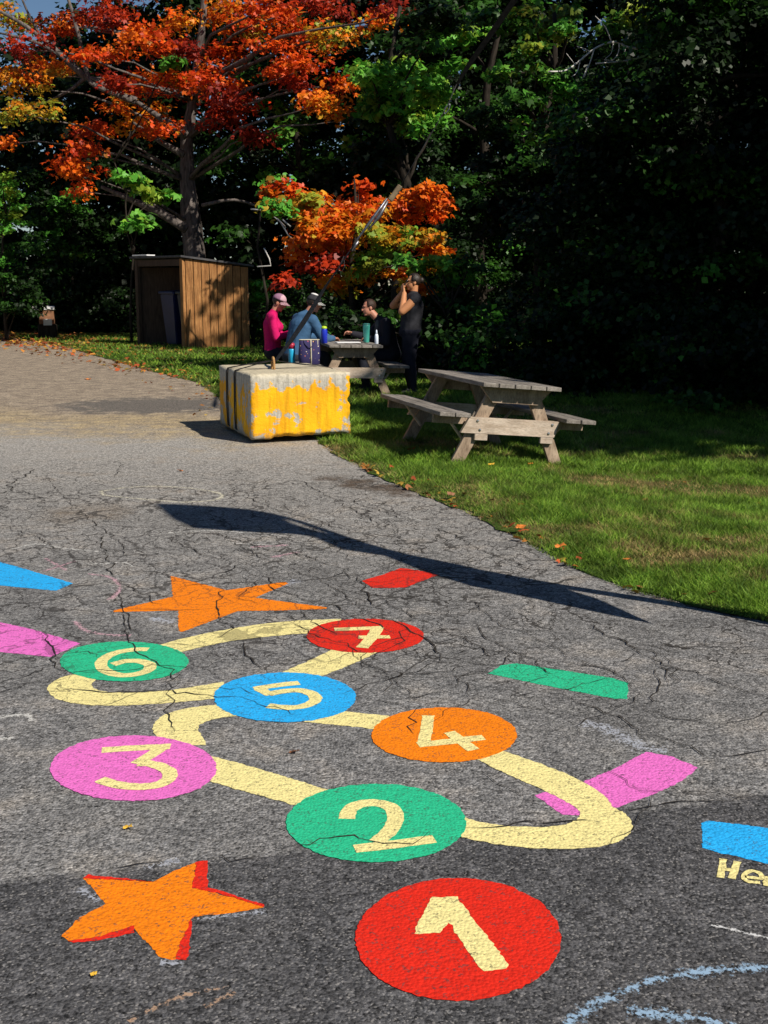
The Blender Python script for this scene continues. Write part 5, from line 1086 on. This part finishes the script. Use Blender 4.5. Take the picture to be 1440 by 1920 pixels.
def m_extra(o, J, Hd, A, s, ff, u):
    hair_cap(o, Hd, A, s, ff, u, noisy('brown_hair', (0.02, 0.010, 0.006), (0.05, 0.025, 0.016), 40, 0.6, 0.3, 0.5, 80))
    bm = bmesh.new(); A2 = frame((-1, -0.1, 0))[0]; sphere_bm(bm, J['chest'] + Vector((-0.105, -0.03, 0.02)), A2, (0.10, 0.045, 0.17)); remesh('grey_undershirt', bm, 0.012, cloth('grey_tee', (0.10, 0.105, 0.10)), o, 2)
build_person('man in a dark jacket seated facing left at the shaded table', J, (-1, -0.12, 0), (-1, -0.35, -0.10), FAIR, cloth('black_jacket', (0.022, 0.022, 0.030)), cloth('dark_jeans', (0.018, 0.02, 0.03)), 'long', False, 1.2, hands=(((-0.9, -0.1, 0.2), (0, -0.6, -1)), ((-0.9, 0.1, 0.1), (0, 0.2, -1))), extra=m_extra)

# person in the pink top, pale cap, looking down
Yp = 17.75; px_ = P(512, 660, Yp).x
J = dict(pel=(px_, Yp, 0.60), chest=(px_ - 0.01, Yp, 0.98), neck=(px_ + 0.03, Yp, 1.175), head=(px_ + 0.105, Yp, 1.305), shl=(px_ - 0.03, Yp + 0.17, 1.09), shr=(px_ + 0.01, Yp - 0.19, 1.09),
         elr=(px_ + 0.075, Yp - 0.24, 0.80), wrr=(px_ + 0.28, Yp - 0.13, 0.86), ell=(px_ + 0.10, Yp + 0.22, 0.80), wrl=(px_ + 0.30, Yp + 0.06, 0.88),
         hipl=(px_ + 0.02, Yp + 0.10, 0.56), hipr=(px_ + 0.02, Yp - 0.10, 0.56), knl=(px_ + 0.42, Yp + 0.12, 0.53), knr=(px_ + 0.42, Yp - 0.12, 0.53), anl=(px_ + 0.38, Yp + 0.12, 0.09), anr=(px_ + 0.36, Yp - 0.12, 0.09))
J = {k: Vector(v) for k, v in J.items()}
PINKC = cloth('pale_pink_cap', (0.58, 0.36, 0.42))
def p_extra(o, J, Hd, A, s, ff, u):
    hair_cap(o, Hd, A, s, ff, u, HAIR, 0.05); ballcap(o, Hd, A, s, ff, u, PINKC, cloth('mauve_mesh', (0.30, 0.16, 0.24)), PINKC)
build_person('person in a magenta pullover and pale pink cap looking down', J, (1, -0.10, 0), (1, -0.18, -0.40), FAIR, cloth('magenta_pullover', (0.62, 0.010, 0.13)), cloth('dark_trousers', (0.02, 0.02, 0.03)), 'long', True, 1.02, hands=(((0.8, -0.3, 0.3), (0, -0.3, 1)), ((0.8, 0.3, 0.3), (0, -0.3, 1))), extra=p_extra)

# person in blue, leaning to the table, seen from behind
Yb = 17.15; px_ = P(552, 660, Yb).x
J = dict(pel=(px_, Yb, 0.57), chest=(px_ + 0.10, Yb + 0.06, 0.98), neck=(px_ + 0.20, Yb + 0.10, 1.17), head=(px_ + 0.285, Yb + 0.12, 1.30), shl=(px_ + 0.04, Yb + 0.20, 1.08), shr=(px_ + 0.27, Yb - 0.08, 1.07),
         elr=(px_ + 0.42, Yb - 0.03, 0.80), wrr=(px_ + 0.55, Yb + 0.18, 0.80), ell=(px_ + 0.20, Yb + 0.36, 0.80), wrl=(px_ + 0.46, Yb + 0.36, 0.82),
         hipl=(px_ + 0.0, Yb + 0.11, 0.55), hipr=(px_ + 0.04, Yb - 0.09, 0.55), knl=(px_ + 0.40, Yb + 0.24, 0.53), knr=(px_ + 0.44, Yb + 0.02, 0.53), anl=(px_ + 0.36, Yb + 0.24, 0.09), anr=(px_ + 0.40, Yb + 0.02, 0.09))
J = {k: Vector(v) for k, v in J.items()}
def b_extra(o, J, Hd, A, s, ff, u):
    hair_cap(o, Hd, A, s, ff, u, HAIR, 0.0); wh = cloth('white_cap_panel', (0.75, 0.74, 0.72)); ballcap(o, Hd, A, s, ff, u, cloth('black_cap', (0.03, 0.03, 0.035)), cloth('dark_cap_mesh', (0.035, 0.035, 0.04)), cloth('grey_brim', (0.50, 0.50, 0.48)), wh)
build_person('person in a blue jacket and dark cap leaning onto the table', J, (0.80, 0.45, 0), (0.95, 0.15, -0.25), FAIR, cloth('blue_jacket', (0.05, 0.12, 0.23)), cloth('grey_trousers', (0.04, 0.045, 0.06)), 'long', False, 1.32, extra=b_extra)

# things on and by the shaded table
def bottle(name, label, p, prof, cap, col, ccol, rough=0.35, scale=1.0):
    o = empty(name, p); tag(o, label, 'bottle'); bmobj('bottle_body', lathe([(r * scale, z * scale) for r, z in prof], 18), noisy('bottle_' + label[:12].replace(' ', '_'), col, tuple(min(1, x * 1.2) for x in col), 5, rough, 0.5), o, True)
    bmobj('bottle_cap', lathe([(r * scale, z * scale) for r, z in cap], 14), noisy('cap_' + label[:12].replace(' ', '_'), ccol, ccol, 5, 0.4, 0.4), o, True); return o
def on_table(px, Yt, z=0.755): return Vector((P(px, 640, Yt).x, Yt, z + 0.002))
bottle('water_bottle', 'blue water bottle with lime green lid beside the blue jacket', on_table(608, 16.75), [(0.036, 0), (0.045, 0.005), (0.045, 0.17), (0.040, 0.195), (0.038, 0.205), (0.0001, 0.205)], [(0.040, 0.205), (0.041, 0.215), (0.040, 0.225), (0.030, 0.24), (0.0001, 0.245)], (0.012, 0.03, 0.42), (0.42, 0.62, 0.02))
bottle('tumbler', 'teal tumbler standing in front of the man', on_table(687, 17.0), [(0.036, 0), (0.040, 0.004), (0.050, 0.24), (0.050, 0.25), (0.0001, 0.25)], [(0.052, 0.25), (0.052, 0.265), (0.030, 0.272), (0.0001, 0.272)], (0.06, 0.36, 0.30), (0.04, 0.2, 0.18))
bottle('spray_bottle', 'small white squeeze bottle at the near table end', on_table(706, 16.6), [(0.024, 0), (0.027, 0.004), (0.026, 0.11), (0.016, 0.14), (0.0001, 0.14)], [(0.014, 0.14), (0.013, 0.16), (0.007, 0.195), (0.0001, 0.198)], (0.62, 0.68, 0.78), (0.6, 0.66, 0.76))
pb = bmesh.new(); box_bm(pb, (0.34, 0.24, 0.012), None, 0.004); pl = bmobj('tray', pb, noisy('white_tray', (0.72, 0.72, 0.72), (0.82, 0.82, 0.82), 5, 0.35, 0.5)); pl.location = on_table(652, 16.9, 0.762); pl.rotation_euler = (0, 0, 0.2); tag(pl, 'flat white tray lying on the shaded tabletop', 'tray')
bottle('water_bottle', 'light blue bottle with red lid behind the block loop', (P(547, 660, 16.5).x, 16.5, 0.476), [(0.040, 0), (0.046, 0.005), (0.046, 0.20), (0.043, 0.22), (0.0001, 0.22)], [(0.045, 0.22), (0.045, 0.27), (0.036, 0.30), (0.0001, 0.30)], (0.02, 0.36, 0.62), (0.36, 0.02, 0.05))
def mat_floral():
    m, n, l, b = newmat('floral_cloth'); tc = n.new('ShaderNodeTexCoord'); v = n.new('ShaderNodeTexVoronoi'); v.inputs['Scale'].default_value = 22; l.new(tc.outputs['Object'], v.inputs['Vector'])
    sp_ = ramp(n, l, v.outputs['Distance'], [(0.18, 1.0), (0.24, 0.0)]); hs = n.new('ShaderNodeSeparateColor'); l.new(v.outputs['Color'], hs.inputs[0])
    fl = ramp(n, l, hs.outputs[0], [(0.2, (0.55, 0.34, 0.12)), (0.5, (0.42, 0.06, 0.12)), (0.8, (0.62, 0.55, 0.42))])
    f = math_node(n, l, 'MULTIPLY', sp_, math_node(n, l, 'GREATER_THAN', hs.outputs[1], 0.35)); l.new(mix_col(n, l, f, (0.022, 0.016, 0.085), fl), b.inputs['Base Color']); b.inputs['Roughness'].default_value = 0.8; return m
bg_ = empty('tote_bag', (P(580, 660, 16.42).x, 16.42, 0.476), R(8)); bg_.scale = (0.92, 0.92, 0.90); tag(bg_, 'navy flowered bag with pale trim on the near bench end', 'bag')
bm = bmesh.new(); rows = []
for z, wx, wy in ((0, .13, .075), (0.02, .155, .09), (0.12, .165, .095), (0.24, .160, .085), (0.34, .155, .06), (0.385, .15, .045)):
    rows.append([bm.verts.new((wx * math.copysign(abs(math.cos(t)) ** 0.55, math.cos(t)) * (1 + .03 * math.sin(z * 40 + t * 3)), wy * math.copysign(abs(math.sin(t)) ** 0.7, math.sin(t)), z)) for t in np.linspace(0, 2 * math.pi, 28, endpoint=False)])
for a, b in zip(rows[:-1], rows[1:]):
    for j in range(28): bm.faces.new((a[j], a[(j + 1) % 28], b[(j + 1) % 28], b[j]))
bm.faces.new(rows[0][::-1]); bm.faces.new(rows[-1]); bmobj('bag_body', bm, mat_floral(), bg_, True)
TR = cloth('cream_trim', (0.55, 0.50, 0.38))
tubes('trim', [([Vector((.153 * math.copysign(abs(math.cos(t)) ** 0.55, math.cos(t)), .05 * math.copysign(abs(math.sin(t)) ** .7, math.sin(t)), 0.386)) for t in np.linspace(0, 2 * math.pi, 25)], 0.007), ([Vector((0.02, -.098, .02)), Vector((0.02, -.102, .14)), Vector((0.02, -.092, .25)), Vector((0.02, -.052, .385))], 0.010), ([Vector((0.125, -.06, .02)), Vector((0.13, -.07, .14)), Vector((0.125, -.055, .25)), Vector((0.125, -.04, .385))], 0.006)], TR, bg_, 6)
tubes('handle', [(catmull([Vector((-.08, -.05, .38)), Vector((-.07, -.07, .33)), Vector((0.0, -.10, .27)), Vector((.07, -.07, .33)), Vector((.08, -.05, .38))], 4), 0.008)], noisy('navy_strap', (0.02, 0.018, 0.07), (0.04, 0.03, 0.1), 8), bg_, 6)

# ------------------------------------------------------------------ small heap at the left, fallen leaves
hb = empty('crate', (P(88, 600, 34.5).x, 34.5, 0)); tag(hb, 'small brown crate with white lid in front of dark bushes', 'crate'); base = hb.location.copy()
bm = bmesh.new(); box_bm(bm, (0.42, 0.36, 0.42), Matrix.Translation((0, 0, 0.62)) @ Matrix.Rotation(0.2, 4, 'Z'), 0.02); bmobj('crate_body', bm, noisy('brown_board', (0.14, 0.06, 0.03), (0.30, 0.15, 0.08), 8, 0.85), hb)
bm = bmesh.new(); box_bm(bm, (0.36, 0.36, 0.07), Matrix.Translation((0.06, -0.02, 0.88)) @ Matrix.Rotation(0.2, 4, 'Z') @ Matrix.Rotation(R(8), 4, 'X'), 0.015); bmobj('lid', bm, noisy('off_white', (0.6, 0.6, 0.58), (0.8, 0.8, 0.78), 6, 0.6), hb)
bm = bmesh.new(); box_bm(bm, (0.24, 0.02, 0.18), Matrix.Translation((0.08, -0.22, 0.48)) @ Matrix.Rotation(0.2, 4, 'Z'), 0.006); bmobj('paper_label', bm, noisy('paper', (0.55, 0.53, 0.50), (0.75, 0.73, 0.70), 6, 0.7), hb)
bm = bmesh.new(); box_bm(bm, (0.52, 0.44, 0.42), Matrix.Translation((0, 0.02, 0.21)) @ Matrix.Rotation(0.2, 4, 'Z'), 0.03); bmobj('stump_base', bm, M_DARKBARK, hb)
tubes('dry_twig', [([Vector((-0.1, -0.1, 0.78)), Vector((-0.25 - 0.05 * i, -0.1, 0.84 + 0.05 * (i - 2)))], 0.008) for i in range(6)], M_DEADWOOD, hb, 5)

def leaf_shape():
    out = []
    for i in range(22):
        t = 2 * math.pi * i / 22; r = 0.5 * (0.62 + 0.38 * abs(math.cos(2.5 * t))) * (0.8 if i % 2 else 1.0); out.append((r * math.cos(t), r * math.sin(t)))
    return out
lmats = [noisy('fallen_leaf_' + nm, c, tuple(x * 1.3 for x in c), 20, 0.6) for nm, c in (('orange', (0.55, 0.17, 0.03)), ('yellow', (0.60, 0.36, 0.04)), ('brown', (0.22, 0.10, 0.05)))]
def fallen(px, py, size, mi, label, curl=0.3):
    g = G(px, py); z = float(H(np.float64(g.x), np.float64(g.y))); ong = g.x > float(xb(g.y)) and g.y > 4.2
    bm = bmesh.new(); vv = [bm.verts.new((x * size, y * size, curl * size * (x * x + 0.4 * y * y) * 1.6 + 0.1 * size * math.sin(7 * x))) for x, y in leaf_shape()]; c = bm.verts.new((0, 0, 0))
    for i in range(22): bm.faces.new((c, vv[i], vv[(i + 1) % 22]))
    o = bmobj('fallen_leaf', bm, lmats[mi]); o.location = (g.x, g.y, z + (0.055 if ong else 0.008)); o.rotation_euler = (random.uniform(-0.2, 0.2), random.uniform(-0.2, 0.2), random.uniform(0, 6)); tag(o, label, 'leaf', 'fallen leaves')
fallen(771, 853, 0.10, 0, 'orange leaf on the grass left of the empty table leg'); fallen(921, 878, 0.07, 1, 'yellow leaf on the grass below the empty table'); fallen(995, 868, 0.06, 0, 'orange leaf under the empty table near its right leg')
fallen(338, 884, 0.06, 0, 'small orange leaf on the tarmac below the block'); fallen(553, 1413, 0.05, 2, 'brown leaf on the tarmac between circles 5 and 2'); fallen(975, 1004, 0.09, 0, 'orange leaf at the grass edge beside the green bar side'); fallen(1050, 1040, 0.08, 0, 'orange leaf on the path edge halfway down the lawn')
fallen(1175, 1066, 0.06, 0, 'small orange leaf on the lower lawn'); fallen(240, 1555, 0.035, 1, 'tiny yellow leaf on the tarmac above the front star'); fallen(845, 940, 0.07, 2, 'brown leaf at the path edge near the muddy patch'); fallen(1265, 856, 0.06, 1, 'pale yellow leaf on the lawn at far right'); fallen(165, 712, 0.13, 0, 'orange leaf lying on the gravel path at left')
fallen(176, 1832, 0.02, 1, 'tiny yellow speck of leaf under the front star')
def litter(n, fx):
    q = np.array([fx() for _ in range(n)]); z = H(q[:, 0], q[:, 1]) + RNG.uniform(0.01, 0.05, n); Cn = np.stack([q[:, 0], q[:, 1], z], -1)
    nr = np.array((0, 0, 1.0)) + RNG.normal(size=(n, 3)) * 0.3; cols = np.array([(0.5, 0.2, 0.04), (0.55, 0.36, 0.06), (0.30, 0.12, 0.05), (0.42, 0.09, 0.03)])[RNG.integers(0, 4, n)] * RNG.uniform(0.5, 1.1, (n, 1))
    return leaf_quads(Cn, nr, RNG.uniform(0.03, 0.065, n) * np.where(q[:, 1] > 20, 2.0, 1.0), True), np.repeat(cols, 3, axis=0)
def edge_pt():
    y = random.choice((random.uniform(14, 40), random.uniform(26, 41), random.uniform(30, 41))); return (float(xb(y)) + random.gauss(0.3, 0.5) + (y > 24) * random.uniform(-1.5, 3), y)
def near_pt():
    y = random.uniform(5.2, 11); return (float(xb(y)) + abs(random.gauss(0, 0.10)) - 0.04, y)
def lawn_pt(): 
    y = random.uniform(6.5, 14); return (float(xb(y)) + random.uniform(0.2, 4.5), y)
a, ca = litter(3200, edge_pt); b, cb_ = litter(60, near_pt); c, cc_ = litter(120, lawn_pt)
tag(npmesh('leaf_litter', np.concatenate([a, b, c]), 4, M_LITTER, cols=np.concatenate([ca, cb_, cc_])), 'scattered fallen leaves along the path edge', 'leaves', kind='stuff')

# ------------------------------------------------------------------ tall feather banner standing off to the right; its shadow lies across the tarmac
BB = Vector((2.38, 4.90, 0)); fb = empty('feather_banner', BB); tag(fb, 'tall dark feather banner on a bent pole throwing the long shadow', 'banner')
def lift(px, py):
    q = G(px, py); s = ((BB.x - q.x) * SH.x + (BB.y - q.y) * SH.y) / math.cos(EL); return q + SUN * s - BB
def cloth_panel(name, up, lo, mat):
    bm = bmesh.new(); n = len(up); rows = []
    for i, (a, b) in enumerate(zip(up, lo)):
        pa, pb_ = lift(*a), lift(*b); rows.append([bm.verts.new(pa.lerp(pb_, t) + SUN * 0.05 * math.sin(i * 0.9 + t * 4)) for t in np.linspace(0, 1, 6)])
    for a, b in zip(rows[:-1], rows[1:]):
        for j in range(5): bm.faces.new((a[j], a[j + 1], b[j + 1], b[j]))
    bmesh.ops.solidify(bm, geom=bm.faces[:], thickness=0.002); return bmobj(name, bm, mat, fb, True)
NAVY = cloth('navy_banner', (0.02, 0.03, 0.08))
cloth_panel('fabric', ((290, 944), (330, 945), (400, 949), (470, 955), (520, 966), (550, 982), (590, 994), (650, 1010), (720, 1030), (790, 1044), (860, 1058), (960, 1082), (1060, 1104), (1120, 1122)),
            ((292, 947), (322, 972), (362, 990), (430, 995), (510, 1000), (545, 1001), (585, 1006), (640, 1030), (720, 1042), (800, 1074), (880, 1098), (990, 1120), (1110, 1146), (1225, 1170)), NAVY)
pq = catmull([lift(*p) for p in ((300, 946), (500, 962), (720, 1031), (1000, 1090))] + [Vector((0, 0, 0.9)), Vector((0, 0, 0.02))], 6)
tubes('pole', [(pq, np.linspace(0.02, 0.055, len(pq)).tolist())], noisy('pole_grey', (0.1, 0.1, 0.1), (0.2, 0.2, 0.2), 5, 0.4), fb, 8)
bmobj('base_weight', lathe([(0.16, 0), (0.17, 0.01), (0.16, 0.06), (0.04, 0.09), (0.03, 0.2), (0.0001, 0.2)], 20), noisy('base_black', (0.02, 0.02, 0.02), (0.04, 0.04, 0.04), 6, 0.6), fb, True)
